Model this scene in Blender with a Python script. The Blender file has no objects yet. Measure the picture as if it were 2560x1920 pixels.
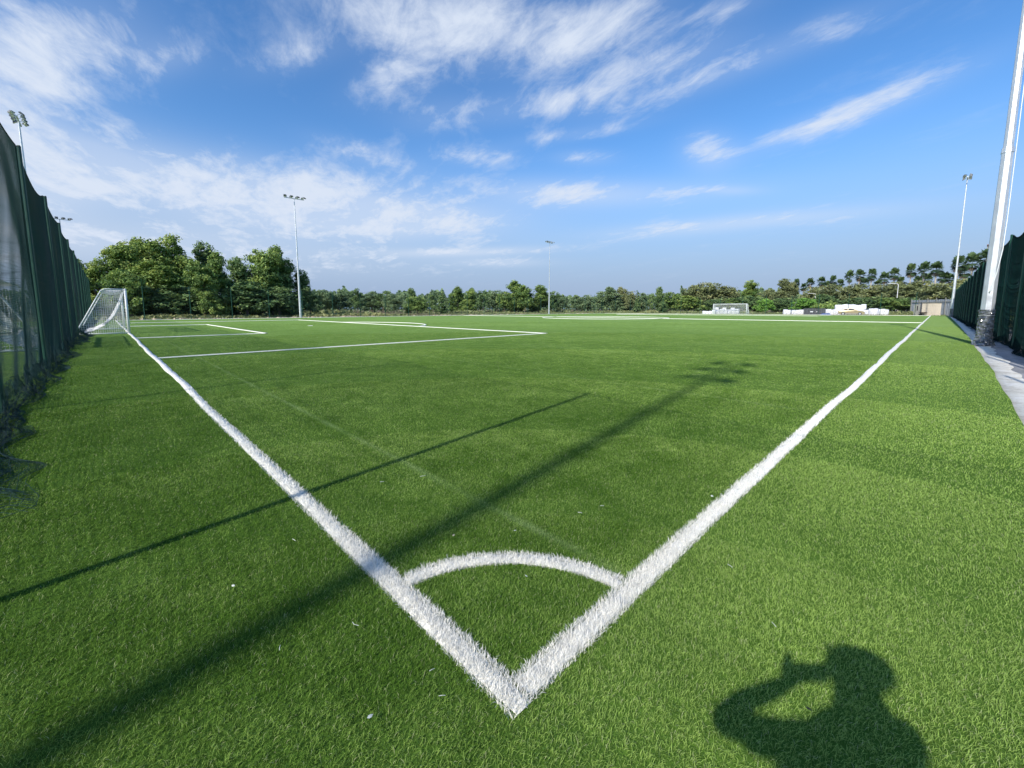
import bpy, math, random
import numpy as np
from mathutils import Vector, Matrix
R = math.radians
rng = np.random.default_rng(7)
random.seed(7)
sc = bpy.context.scene
col = sc.collection

# ------------------------------------------------------------------ camera data
F_PX, CX, CY = 1035.37, 1255.2, 889.4          # for the 2560 x 1920 photograph
CAM = np.array([-0.9161, -0.9086, 1.339])
PITCH, YAW, ROLL = R(6.4475), R(46.3393), R(-0.0784)
fw = np.array([math.cos(YAW)*math.cos(PITCH), math.sin(YAW)*math.cos(PITCH), -math.sin(PITCH)])
rt0 = np.array([math.sin(YAW), -math.cos(YAW), 0.0])
up0 = np.cross(rt0, fw)
rt = rt0*math.cos(ROLL)+up0*math.sin(ROLL)
up = -rt0*math.sin(ROLL)+up0*math.cos(ROLL)
cd = bpy.data.cameras.new('camera'); co = bpy.data.objects.new('camera', cd); col.objects.link(co)
M = Matrix(((rt[0], up[0], -fw[0], CAM[0]), (rt[1], up[1], -fw[1], CAM[1]), (rt[2], up[2], -fw[2], CAM[2]), (0, 0, 0, 1)))
co.matrix_world = M
cd.sensor_width = 36; cd.sensor_fit = 'HORIZONTAL'; cd.lens = F_PX/2560*36
cd.shift_x = (1280-CX)/2560; cd.shift_y = -(960-CY)/2560
cd.clip_start = 0.02; cd.clip_end = 6000
sc.camera = co

def bearing(px):
    return YAW - math.atan((px-CX)/F_PX*math.cos(PITCH))
def place(px, D):
    a = bearing(px)
    return CAM[0]+D*math.cos(a), CAM[1]+D*math.sin(a)
def height_at(px, D, py):
    zf = D*math.cos(bearing(px)-YAW)
    return 1.339 + (772.4-py)/F_PX*zf

# ------------------------------------------------------------------ materials
def mat(name, base=(.5, .5, .5), rough=.6, metal=0.0, spec=.5):
    m = bpy.data.materials.new(name); m.use_nodes = True
    b = m.node_tree.nodes['Principled BSDF']
    b.inputs['Base Color'].default_value = (*base, 1); b.inputs['Roughness'].default_value = rough
    b.inputs['Metallic'].default_value = metal; b.inputs['Specular IOR Level'].default_value = spec
    return m, m.node_tree, b
def N(nt, t, **kw):
    n = nt.nodes.new(t)
    for k, v in kw.items(): setattr(n, k, v)
    return n
def noise(nt, vec, scale, detail=3, rough=.55, dist=0.0):
    n = N(nt, 'ShaderNodeTexNoise'); n.inputs['Scale'].default_value = scale; n.inputs['Detail'].default_value = detail
    n.inputs['Roughness'].default_value = rough; n.inputs['Distortion'].default_value = dist
    if vec is not None: nt.links.new(vec, n.inputs['Vector'])
    return n.outputs['Fac']
def ramp(nt, fac, stops):
    r = N(nt, 'ShaderNodeValToRGB'); el = r.color_ramp.elements
    while len(el) < len(stops): el.new(0.5)
    for e, (p, c) in zip(el, stops): e.position = p; e.color = (*c, 1)
    nt.links.new(fac, r.inputs['Fac']); return r.outputs['Color']
def mp(nt, fac, a, b, c, d, clamp=True):
    r = N(nt, 'ShaderNodeMapRange'); r.clamp = clamp
    for i, v in enumerate((a, b, c, d)): r.inputs[i+1].default_value = v
    nt.links.new(fac, r.inputs[0]); return r.outputs[0]
def math_(nt, op, a, b=None, c=None):
    n = N(nt, 'ShaderNodeMath', operation=op)
    for i, v in enumerate((a, b, c)):
        if v is None: continue
        if hasattr(v, 'links'): nt.links.new(v, n.inputs[i])
        else: n.inputs[i].default_value = v
    return n.outputs[0]
def mixc(nt, fac, a, b, mode='MIX'):
    n = N(nt, 'ShaderNodeMix', data_type='RGBA', blend_type=mode)
    if hasattr(fac, 'links'): nt.links.new(fac, n.inputs[0])
    else: n.inputs[0].default_value = fac
    for i, v in ((6, a), (7, b)):
        if hasattr(v, 'links'): nt.links.new(v, n.inputs[i])
        else: n.inputs[i].default_value = (*v, 1)
    return n.outputs[2]
def bump(nt, b, h, strength, dist=.02):
    n = N(nt, 'ShaderNodeBump'); n.inputs['Strength'].default_value = strength; n.inputs['Distance'].default_value = dist
    nt.links.new(h, n.inputs['Height']); nt.links.new(n.outputs[0], b.inputs['Normal'])
def pos(nt):
    return N(nt, 'ShaderNodeNewGeometry').outputs['Position']
def attr(nt, name):
    a = N(nt, 'ShaderNodeAttribute'); a.attribute_name = name; return a.outputs['Fac']
def scl(nt, v, s):
    n = N(nt, 'ShaderNodeVectorMath', operation='MULTIPLY'); nt.links.new(v, n.inputs[0]); n.inputs[1].default_value = s; return n.outputs[0]

def noisy(name, base, rough, var=.25, scale=4, metal=0, spec=.5, bmp=0.0, bdist=.01, obj_space=True):
    m, nt, b = mat(name, base, rough, metal, spec)
    tc = N(nt, 'ShaderNodeTexCoord').outputs['Object'] if obj_space else pos(nt)
    n = noise(nt, tc, scale, 5, .6)
    d = tuple(c*(1-var) for c in base); l = tuple(min(1, c*(1+var)) for c in base)
    nt.links.new(ramp(nt, n, [(.3, d), (.7, l)]), b.inputs['Base Color'])
    nt.links.new(mp(nt, n, .3, .7, max(.05, rough-.12), min(1, rough+.12)), b.inputs['Roughness'])
    if bmp: bump(nt, b, n, bmp, bdist)
    return m

# turf: colour patches shared by the sheet and the fibres
def turf_colour(nt, P):
    big = noise(nt, P, .22, 4, .6)
    mid = noise(nt, scl(nt, P, (1, 1, 0)), 1.9, 4, .65, .6)
    fine = noise(nt, scl(nt, P, (1, 1, 0)), 9, 3, .6)
    s = math_(nt, 'ADD', math_(nt, 'MULTIPLY', big, .35), math_(nt, 'ADD', math_(nt, 'MULTIPLY', mid, .45), math_(nt, 'MULTIPLY', fine, .2)))
    # down-sun backscatter put into the colour: paler outside touchline, darker behind goal line
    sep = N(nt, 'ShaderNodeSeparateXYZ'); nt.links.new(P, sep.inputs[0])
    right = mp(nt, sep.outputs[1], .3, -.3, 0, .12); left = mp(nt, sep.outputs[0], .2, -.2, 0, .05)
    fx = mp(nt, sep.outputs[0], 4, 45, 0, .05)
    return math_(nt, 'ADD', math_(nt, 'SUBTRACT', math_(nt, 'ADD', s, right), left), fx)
def seam(nt, P, w):
    # joints between the four-metre turf rolls
    sep = N(nt, 'ShaderNodeSeparateXYZ'); nt.links.new(P, sep.inputs[0])
    d = math_(nt, 'MULTIPLY', math_(nt, 'PINGPONG', math_(nt, 'SUBTRACT', sep.outputs[0], .88), 2.4), 1.0)
    m = mp(nt, d, 0, w, .6, 0)
    inside = math_(nt, 'GREATER_THAN', sep.outputs[1], .1)
    return math_(nt, 'MULTIPLY', math_(nt, 'MULTIPLY', m, inside), mp(nt, noise(nt, P, 1.1, 3), .4, .6, .3, 1))
def turf_sheet_mat():
    m, nt, b = mat('turf', rough=.9, spec=.05)
    P = pos(nt)
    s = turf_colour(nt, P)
    # streaky nap of the fibres, felt from a distance
    st = noise(nt, scl(nt, P, (3.2, 1.1, 0)), 2.2, 5, .7, .4)
    gr = noise(nt, scl(nt, P, (1, 1, 0)), 45, 2, .8)
    s2 = math_(nt, 'ADD', math_(nt, 'MULTIPLY', s, .5), math_(nt, 'ADD', math_(nt, 'MULTIPLY', st, .25), math_(nt, 'MULTIPLY', gr, .25)))
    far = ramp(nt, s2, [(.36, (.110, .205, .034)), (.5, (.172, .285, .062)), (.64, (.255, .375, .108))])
    near = ramp(nt, s2, [(.35, (.035, .080, .010)), (.65, (.095, .180, .026))])  # darker close to the corner: shade between the fibres painted into the sheet
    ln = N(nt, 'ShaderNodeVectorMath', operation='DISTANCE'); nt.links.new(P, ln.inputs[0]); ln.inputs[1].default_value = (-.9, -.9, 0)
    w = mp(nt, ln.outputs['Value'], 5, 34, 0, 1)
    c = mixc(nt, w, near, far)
    # seams between the turf rolls: hair-fine pale lines
    sep = N(nt, 'ShaderNodeSeparateXYZ'); nt.links.new(P, sep.inputs[0])
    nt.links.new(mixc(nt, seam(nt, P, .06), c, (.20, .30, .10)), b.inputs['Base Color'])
    h = noise(nt, scl(nt, P, (1, 1, 0)), 30, 3, .8)
    bump(nt, b, h, .5, .03)
    return m
def blade_mat(name, lo, hi, dry):
    m, nt, b = mat(name, rough=.62, spec=.10)
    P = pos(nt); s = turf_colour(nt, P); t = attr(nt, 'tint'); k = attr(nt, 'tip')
    f = math_(nt, 'ADD', math_(nt, 'MULTIPLY', mp(nt, s, .40, .62, 0, 1), .66), math_(nt, 'MULTIPLY', t, .45))
    c = ramp(nt, f, [(.1, lo), (.9, hi)])
    c = mixc(nt, mp(nt, t, .93, .96, 0, .8), c, dry)
    c = mixc(nt, seam(nt, P, .045), c, (.44, .56, .26))
    root = mixc(nt, mp(nt, k, 0, .8, .75, 0), c, (lo[0]*.45, lo[1]*.45, lo[2]*.45))  # roots darkened in colour for the shade down among the fibres
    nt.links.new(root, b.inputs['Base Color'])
    tr = N(nt, 'ShaderNodeBsdfTranslucent'); nt.links.new(root, tr.inputs['Color'])
    mx = N(nt, 'ShaderNodeMixShader'); mx.inputs[0].default_value = .25
    nt.links.new(b.outputs[0], mx.inputs[1]); nt.links.new(tr.outputs[0], mx.inputs[2])
    nt.links.new(mx.outputs[0], nt.nodes['Material Output'].inputs['Surface'])
    return m
def line_mat():
    m, nt, b = mat('white_turf', (.8, .8, .78), .7, spec=.2)
    P = pos(nt)
    n = noise(nt, scl(nt, P, (1, 1, 0)), 14, 4, .7)
    nt.links.new(ramp(nt, n, [(.3, (.72, .70, .62)), (.6, (.92, .90, .81))]), b.inputs['Base Color'])
    return m
def white_blade_mat():
    m, nt, b = mat('white_fibre', (.86, .86, .84), .5, spec=.3)
    t = attr(nt, 'tint'); k = attr(nt, 'tip')
    c = ramp(nt, t, [(0, (.82, .79, .70)), (1, (.96, .93, .84))])
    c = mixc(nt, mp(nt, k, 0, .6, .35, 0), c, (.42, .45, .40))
    nt.links.new(c, b.inputs['Base Color'])
    return m
def leaf_mat(name, dark, light, warm, haze=0.0):
    m, nt, b = mat(name, rough=.6, spec=.25)
    t = attr(nt, 'tint')
    oi = N(nt, 'ShaderNodeObjectInfo').outputs['Random']
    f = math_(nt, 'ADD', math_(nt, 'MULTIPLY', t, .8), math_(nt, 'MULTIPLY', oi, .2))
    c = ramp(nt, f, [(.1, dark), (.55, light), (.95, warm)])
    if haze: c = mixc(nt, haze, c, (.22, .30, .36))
    nt.links.new(c, b.inputs['Base Color'])
    tr = N(nt, 'ShaderNodeBsdfTranslucent'); nt.links.new(c, tr.inputs['Color'])
    mx = N(nt, 'ShaderNodeMixShader'); mx.inputs[0].default_value = .22
    nt.links.new(b.outputs[0], mx.inputs[1]); nt.links.new(tr.outputs[0], mx.inputs[2])
    nt.links.new(mx.outputs[0], nt.nodes['Material Output'].inputs['Surface'])
    return m

MT = {}
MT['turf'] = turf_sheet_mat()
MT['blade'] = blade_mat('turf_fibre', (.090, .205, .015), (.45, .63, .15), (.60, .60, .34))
MT['line'] = line_mat()
MT['wblade'] = white_blade_mat()
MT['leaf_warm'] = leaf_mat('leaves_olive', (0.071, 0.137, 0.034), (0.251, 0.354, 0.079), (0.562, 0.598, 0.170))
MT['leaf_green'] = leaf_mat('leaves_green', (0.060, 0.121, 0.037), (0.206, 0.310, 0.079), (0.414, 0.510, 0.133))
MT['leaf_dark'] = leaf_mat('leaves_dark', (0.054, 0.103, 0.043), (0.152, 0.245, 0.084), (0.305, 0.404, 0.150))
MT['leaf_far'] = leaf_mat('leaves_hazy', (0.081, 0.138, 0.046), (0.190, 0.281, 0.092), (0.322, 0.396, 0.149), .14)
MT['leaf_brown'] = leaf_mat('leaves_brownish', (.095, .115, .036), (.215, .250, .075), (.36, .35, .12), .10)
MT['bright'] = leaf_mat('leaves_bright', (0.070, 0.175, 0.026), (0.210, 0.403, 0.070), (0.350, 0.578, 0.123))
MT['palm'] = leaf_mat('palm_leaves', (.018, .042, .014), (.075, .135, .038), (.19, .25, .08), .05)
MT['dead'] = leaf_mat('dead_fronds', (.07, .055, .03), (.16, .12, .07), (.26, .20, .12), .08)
MT['bark'] = noisy('bark', (.16, .13, .10), .9, .35, 3, bmp=.4)
MT['palmbark'] = noisy('palm_bark', (.42, .38, .31), .9, .25, 4)
MT['galv'] = noisy('galvanised_steel', (.62, .65, .67), .42, .10, 2.5, metal=.55, bmp=.04)
MT['galvdark'] = noisy('lamp_housing', (.16, .17, .18), .45, .2, 8, metal=.4)
MT['lens'] = noisy('lamp_glass', (.72, .75, .78), .12, .05, 5, metal=.3)
MT['white'] = noisy('white_paint', (.78, .80, .80), .4, .05, 6)
MT['goalnet'] = noisy('goal_net_cord', (.80, .80, .80), .8, .05, 6)
MT['net'] = noisy('green_net_cord', (.004, .036, .030), .8, .3, .8, obj_space=False)
MT['netdark'] = noisy('dark_net_cord', (.003, .020, .018), .85, .3, .8, spec=.1, obj_space=False)
MT['netfar'] = noisy('far_net_cord', (.010, .030, .028), .7, .2, 3)
MT['post'] = noisy('green_post_paint', (.008, .060, .035), .45, .2, 6)
MT['rope'] = noisy('dark_rope', (.008, .020, .020), .8, .2, 9)
MT['concrete'] = noisy('concrete', (.42, .42, .41), .85, .16, 3.5, bmp=.3, obj_space=False)
MT['bag'] = noisy('woven_white_plastic', (.66, .67, .69), .6, .18, 3.5, bmp=.7, bdist=.08)
MT['cable'] = noisy('white_cable_sheath', (.72, .75, .74), .5, .06, 8)

def kerb_mat():
    m, nt, b = mat('kerb_concrete', rough=.9)
    P = pos(nt)
    n = noise(nt, P, 2.4, 6, .7, .3); n2 = noise(nt, P, 18, 4, .7)
    s = math_(nt, 'ADD', math_(nt, 'MULTIPLY', n, .6), math_(nt, 'MULTIPLY', n2, .4))
    nt.links.new(ramp(nt, s, [(.36, (.42, .38, .30)), (.5, (.66, .63, .54)), (.64, (.78, .76, .70))]), b.inputs['Base Color'])
    bump(nt, b, n2, .5, .02); return m
MT['kerb'] = kerb_mat()
def apron_mat():
    m, nt, b = mat('apron_concrete', rough=.9)
    P = pos(nt)
    n = noise(nt, scl(nt, P, (.6, 1.5, 1)), 1.3, 6, .7, .4); n2 = noise(nt, P, 26, 3, .7)
    s = math_(nt, 'ADD', math_(nt, 'MULTIPLY', n, .7), math_(nt, 'MULTIPLY', n2, .3))
    nt.links.new(ramp(nt, s, [(.36, (.15, .15, .155)), (.5, (.24, .245, .25)), (.66, (.34, .34, .35))]), b.inputs['Base Color'])
    bump(nt, b, n2, .4, .01); return m
MT['apron'] = apron_mat()
def ground_mat():
    m, nt, b = mat('rough_ground', rough=.95, spec=.1)
    P = pos(nt)
    n = noise(nt, P, .09, 6, .7, .5); n2 = noise(nt, P, .9, 5, .7)
    s = math_(nt, 'ADD', math_(nt, 'MULTIPLY', n, .55), math_(nt, 'MULTIPLY', n2, .45))
    nt.links.new(ramp(nt, s, [(.36, (.055, .085, .022)), (.46, (.12, .125, .05)), (.54, (.23, .19, .11)), (.64, (.36, .30, .20))]), b.inputs['Base Color'])
    bump(nt, b, n2, .6, .1); return m
MT['ground'] = ground_mat()
def hill_mat():
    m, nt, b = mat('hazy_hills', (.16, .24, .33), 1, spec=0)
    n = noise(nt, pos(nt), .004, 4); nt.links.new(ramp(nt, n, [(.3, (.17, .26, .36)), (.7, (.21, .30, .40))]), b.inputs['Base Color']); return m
MT['hill'] = hill_mat()
def rock_mat():
    m, nt, b = mat('rubble', rough=.9)
    n = noise(nt, pos(nt), 1.5, 5, .7); nt.links.new(ramp(nt, n, [(.35, (.28, .20, .13)), (.6, (.52, .43, .32)), (.7, (.62, .56, .47))]), b.inputs['Base Color']); return m
MT['rock'] = rock_mat()

# ------------------------------------------------------------------ object helpers
def tag(o, label=None, cat=None, group=None, kind=None):
    if label: o['label'] = label
    if cat: o['category'] = cat
    if group: o['group'] = group
    if kind: o['kind'] = kind
    return o
def empty(name, loc=(0, 0, 0), rz=0.0, label=None, cat=None, group=None):
    o = bpy.data.objects.new(name, None); col.objects.link(o); o.location = loc; o.rotation_euler = (0, 0, rz)
    o.empty_display_size = .2
    return tag(o, label, cat, group)
def link(name, me, m, parent=None, smooth=False):
    o = bpy.data.objects.new(name, me); col.objects.link(o)
    if m is not None and len(me.materials) == 0: me.materials.append(m)
    if parent is not None: o.parent = parent
    if smooth: me.polygons.foreach_set('use_smooth', np.ones(len(me.polygons), bool))
    return o
def np_mesh(name, V, faces, attrs=None):
    """faces: list of (n,k) int arrays"""
    me = bpy.data.meshes.new(name)
    V = np.asarray(V, np.float32); me.vertices.add(len(V)); me.vertices.foreach_set('co', V.ravel())
    nl = sum(f.size for f in faces); nf = sum(len(f) for f in faces)
    me.loops.add(nl); me.polygons.add(nf)
    me.loops.foreach_set('vertex_index', np.concatenate([f.ravel() for f in faces]).astype(np.int32))
    tot = np.concatenate([np.full(len(f), f.shape[1]) for f in faces]).astype(np.int32)
    st = np.concatenate([[0], np.cumsum(tot)[:-1]]).astype(np.int32)
    me.polygons.foreach_set('loop_start', st); me.polygons.foreach_set('loop_total', tot)
    if attrs:
        for k, v in attrs.items():
            a = me.attributes.new(k, 'FLOAT', 'POINT'); a.data.foreach_set('value', np.asarray(v, np.float32))
    me.update(calc_edges=True)
    return me
class MB:
    def __init__(s): s.v = []; s.f = []
    def add(s, v, f):
        o = len(s.v); s.v += [tuple(map(float, a)) for a in v]; s.f += [tuple(i+o for i in a) for a in f]; return s
    def box(s, x0, x1, y0, y1, z0, z1, Mx=None):
        v = [Vector(p) for p in ((x0, y0, z0), (x1, y0, z0), (x1, y1, z0), (x0, y1, z0), (x0, y0, z1), (x1, y0, z1), (x1, y1, z1), (x0, y1, z1))]
        if Mx is not None: v = [Mx @ p for p in v]
        return s.add(v, [(0, 3, 2, 1), (4, 5, 6, 7), (0, 1, 5, 4), (1, 2, 6, 5), (2, 3, 7, 6), (3, 0, 4, 7)])
    def tube(s, pts, rad, n=8, cap=True, ph=0.0):
        pts = [Vector(p) for p in pts]
        if not hasattr(rad, '__len__'): rad = [rad]*len(pts)
        v = []; f = []
        d0 = (pts[1]-pts[0]).normalized()
        a = Vector((1, 0, 0)) if abs(d0.x) < .8 else Vector((0, 1, 0))
        u = d0.cross(a).normalized()
        for i, p in enumerate(pts):
            if i == 0: d = pts[1]-pts[0]
            elif i == len(pts)-1: d = pts[-1]-pts[-2]
            else: d = (pts[i+1]-pts[i]).normalized()+(pts[i]-pts[i-1]).normalized()
            d.normalize(); u = (u-d*u.dot(d)).normalized(); w = d.cross(u)
            for k in range(n):
                t = 2*math.pi*k/n+ph; v.append(p+(u*math.cos(t)+w*math.sin(t))*rad[i])
        for i in range(len(pts)-1):
            for k in range(n):
                k2 = (k+1) % n; f.append((i*n+k, i*n+k2, (i+1)*n+k2, (i+1)*n+k))
        if cap: f.append(tuple(range(n-1, -1, -1))); f.append(tuple((len(pts)-1)*n+k for k in range(n)))
        return s.add(v, f)
    def build(s, name, m, parent=None, smooth=False):
        me = bpy.data.meshes.new(name); me.from_pydata(s.v, [], s.f); me.update()
        return link(name, me, m, parent, smooth)
def bevel(o, w=.01, seg=2):
    b = o.modifiers.new('bevel', 'BEVEL'); b.width = w; b.segments = seg; b.limit_method = 'ANGLE'; return o
def copy_tree(o, parent=None):
    c = o.copy(); col.objects.link(c)
    for k in ('label', 'category', 'group'):
        if parent is None and k in o: c[k] = o[k]
    c.parent = parent
    for ch in list(o.children): copy_tree(ch, c)
    return c
def thread_tubes(L, r):
    """L (n,m,3) polylines -> 3 sided tubes"""
    n, m, _ = L.shape
    d = np.gradient(L, axis=1); d /= np.linalg.norm(d, axis=2, keepdims=True)+1e-9
    a = np.zeros_like(d); vert = np.abs(d[..., 2]) > .7
    a[..., 2] = 1; a[vert] = (1, 0, 0)
    u = np.cross(d, a); u /= np.linalg.norm(u, axis=2, keepdims=True)+1e-9
    w = np.cross(d, u)
    rr = r if np.isscalar(r) else np.asarray(r)[:, None, None]
    V = np.stack([L+rr*(u*math.cos(t)+w*math.sin(t)) for t in (0, 2.094, 4.189)], 2)   # n,m,3,3
    idx = np.arange(n*m*3).reshape(n, m, 3)
    f = []
    for k in range(3):
        k2 = (k+1) % 3
        f.append(np.stack([idx[:, :-1, k], idx[:, :-1, k2], idx[:, 1:, k2], idx[:, 1:, k]], -1).reshape(-1, 4))
    return V.reshape(-1, 3), np.concatenate(f)
def merge(parts):
    V = []; F = []; o = 0
    for v, f in parts: V.append(v); F.append(f+o); o += len(v)
    return np.concatenate(V), np.concatenate(F)
def smoothn(n, scale, seed):
    """smooth 1-D noise table lookup"""
    r = np.random.default_rng(seed).normal(size=4096)
    x = np.asarray(n)*scale+1000; i = np.floor(x).astype(int); t = x-i; t = t*t*(3-2*t)
    return r[i % 4096]*(1-t)+r[(i+1) % 4096]*t

# ------------------------------------------------------------------ setting: ground, turf, kerb
W, LEN = 68.0, 107.4
def sheet(name, pts, z, m, kind='structure', **k):
    mb = MB(); mb.add([(x, y, z) for x, y in pts], [tuple(range(len(pts)))]); o = mb.build(name, m); tag(o, kind=kind); return o
g = MB()
g.add([(-1500, -1500, -.10), (2500, -1500, -.10), (2500, 2500, -.10), (-1500, 2500, -.10)], [(0, 1, 2, 3)])
tag(g.build('ground', MT['ground']), kind='structure')
XE = np.array([-60, -5, 7, 13, 22, 27.5, 50, 74, 111]); YE = np.array([-1.62, -1.62, -1.70, -1.83, -1.91, -1.99, -2.12, -2.2, -2.25])
def yedge(x): return np.interp(x, XE, YE)+.010*np.sin(x*1.3)+.006*np.sin(x*3.3+1)
xs = np.unique(np.concatenate([np.arange(-60, 0, 2.), np.arange(0, 60, .25), np.arange(60, 111.1, 1.)]))
ye = yedge(xs); n = len(xs); XR = 110.6
V = np.concatenate([np.stack([xs, ye, xs*0-.07], 1), np.stack([xs, ye, xs*0-.006], 1), np.stack([xs, ye+.012, xs*0], 1), np.stack([xs, xs*0+20, xs*0], 1), np.stack([xs, xs*0+70.9, xs*0], 1)])
i = np.arange(n-1); fs = [np.stack([i+k*n, i+1+k*n, i+1+(k+1)*n, i+(k+1)*n], 1) for k in range(4)]
tag(link('turf', np_mesh('turf', V, fs), MT['turf']), kind='structure')
# kerb: pale strip beside the turf, then the grey apron the lamp pole stands on
kw = .36+.05*np.sin(xs*1.3)+.03*np.sin(xs*4.1)
V = np.concatenate([np.stack([xs, ye-.004, xs*0-.075], 1), np.stack([xs, ye-.004, xs*0-.018], 1), np.stack([xs, ye-kw, xs*0-.014], 1)])
fs = [np.stack([i+k*n, i+(k+1)*n, i+1+(k+1)*n, i+1+k*n], 1) for k in range(2)]
tag(link('kerb', np_mesh('kerb', V, fs), MT['kerb']), kind='structure')
V = np.concatenate([np.stack([xs, ye-kw+.02, xs*0-.022], 1), np.stack([xs, xs*0-4.2, xs*0-.022], 1)])
tag(link('pavement', np_mesh('pavement', V, [np.stack([i, i+n, i+1+n, i+1], 1)]), MT['apron']), kind='structure')
# hazy hills far away
def hills():
    A = np.linspace(R(-25), R(130), 160); D = 2300
    h = 30+18*np.sin(A*9+1)+10*np.sin(A*23)+6*np.sin(A*51); h *= .9
    v = [(D*math.cos(a), D*math.sin(a), -2) for a in A]+[(D*math.cos(a), D*math.sin(a), max(6, hh)) for a, hh in zip(A, h)]
    n = len(A); mb = MB(); mb.add(v, [(k, k+1, k+1+n, k+n) for k in range(n-1)])
    v2 = [((D+500)*math.cos(a), (D+500)*math.sin(a), -2) for a in A]
    o = len(mb.v); mb.v += v2; mb.f += [(k+n, k+1+n, o+k+1, o+k) for k in range(n-1)]
    tag(mb.build('hills', MT['hill'], smooth=True), kind='structure')
hills()

# ------------------------------------------------------------------ fibres
CAMXY = CAM[:2]
def dens_len_wid(r):
    """fibre length and width at distance r"""
    s = np.clip((r-4)/34, 0, 1)
    L = .0225*(1-.56*s)
    Wd = .0016*np.maximum(1, r/2.6)**1.0
    return L, Wd
def blades(P, L, Wd, seed, tilt_mu=.92, tilt_sd=.32, flow=True, z0=0.0):
    g = np.random.default_rng(seed); n = len(P)
    if flow:
        a0 = .9*np.sin(P[:, 0]*.63+1.3*np.sin(P[:, 1]*.47))+.7*np.sin(P[:, 1]*2.3+P[:, 0]*1.7)-.6
        az = a0+g.normal(size=n)*1.55
    else: az = g.uniform(0, 2*math.pi, n)
    tilt = np.clip(g.normal(tilt_mu, tilt_sd, n), .05, 1.35)
    L = L*g.uniform(.65, 1.2, n)
    h = np.stack([np.cos(az), np.sin(az)], 1)
    t1 = tilt*.55; t2 = tilt*1.35; t2 = np.minimum(t2, 1.5)
    B = np.concatenate([P, np.full((n, 1), z0)], 1)
    def step(B, t, l): return B+np.concatenate([h*(np.sin(t)*l)[:, None], (np.cos(t)*l)[:, None]], 1)
    Mid = step(B, t1, L*.5); T = step(Mid, t2, L*.5)
    wa = g.uniform(0, math.pi, n); wv = np.stack([np.cos(wa), np.sin(wa), np.zeros(n)], 1)*(Wd*.5)[:, None]
    V = np.stack([B-wv, B+wv, Mid+wv*.9, Mid-wv*.9, T], 1).reshape(-1, 3)
    k = np.arange(n)[:, None]*5
    q = k+np.array([[0, 1, 2, 3]]); t = k+np.array([[3, 2, 4]])
    tint = np.repeat(g.uniform(0, 1, n), 5); tip = np.tile([0, 0, .55, .55, 1.0], n)
    return V, q, t, tint, tip
ARC = .80; HW = .055
def in_lines(P):
    x, y = P[:, 0], P[:, 1]
    m = ((np.abs(x) < HW) & (y > -HW) & (y < W+.06)) | ((np.abs(y) < HW) & (x > -HW) & (x < LEN))
    rr = np.hypot(x, y); m |= (np.abs(rr-ARC) < HW*.9) & (x > 0) & (y > 0)
    a, b = W/2-20.16, W/2+20.16
    m |= (np.abs(y-a) < .05) & (x > 0) & (x < 16.55)
    m |= (np.abs(x-16.5) < .05) & (y > a) & (y < b)
    c = W/2-9.16
    m |= (np.abs(y-c) < .05) & (x > 0) & (x < 5.55)
    m |= (np.abs(x-5.5) < .05) & (y > c) & (y < W/2+9.16)
    return m
def sample_ring(r0, r1, n, a0, a1, g):
    r = np.sqrt(g.uniform(r0*r0, r1*r1, n)); a = g.uniform(a0, a1, n)
    return np.stack([CAMXY[0]+r*np.cos(a), CAMXY[1]+r*np.sin(a)], 1)
def grass():
    g = np.random.default_rng(3)
    Vs, Q, T, ti, tp = [], [], [], [], []; off = 0
    rings = [(.45, 2.6, 30000, 80), (2.6, 4.5, 16000, 66), (4.5, 8, 5800, 62), (8, 14, 1900, 58), (14, 24, 560, 56), (24, 44, 130, 55)]
    for r0, r1, den, ha in rings:
        a0, a1 = YAW-R(ha), YAW+R(ha)
        n = int(den*.5*(a1-a0)*(r1*r1-r0*r0))
        P = sample_ring(r0, r1, n, a0, a1, g)
        # softer borders between the rings, nothing under lines or off the turf
        keep = ~in_lines(P) & (P[:, 1] > yedge(P[:, 0])+.01)
        P = P[keep]; r = np.hypot(P[:, 0]-CAMXY[0], P[:, 1]-CAMXY[1])
        L, Wd = dens_len_wid(r)
        V, q, t, a, b = blades(P, L, Wd, int(r0*100))
        Vs.append(V); Q.append(q+off); T.append(t+off); ti.append(a); tp.append(b); off += len(V)
    V = np.concatenate(Vs)
    print('grass verts', len(V))
    me = np_mesh('turf_fibres', V, [np.concatenate(Q), np.concatenate(T)], {'tint': np.concatenate(ti), 'tip': np.concatenate(tp)})
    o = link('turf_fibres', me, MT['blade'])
    tag(o, 'short green artificial grass fibres covering the pitch', 'grass', kind='stuff')
grass()
LZ = [0.0]
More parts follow.
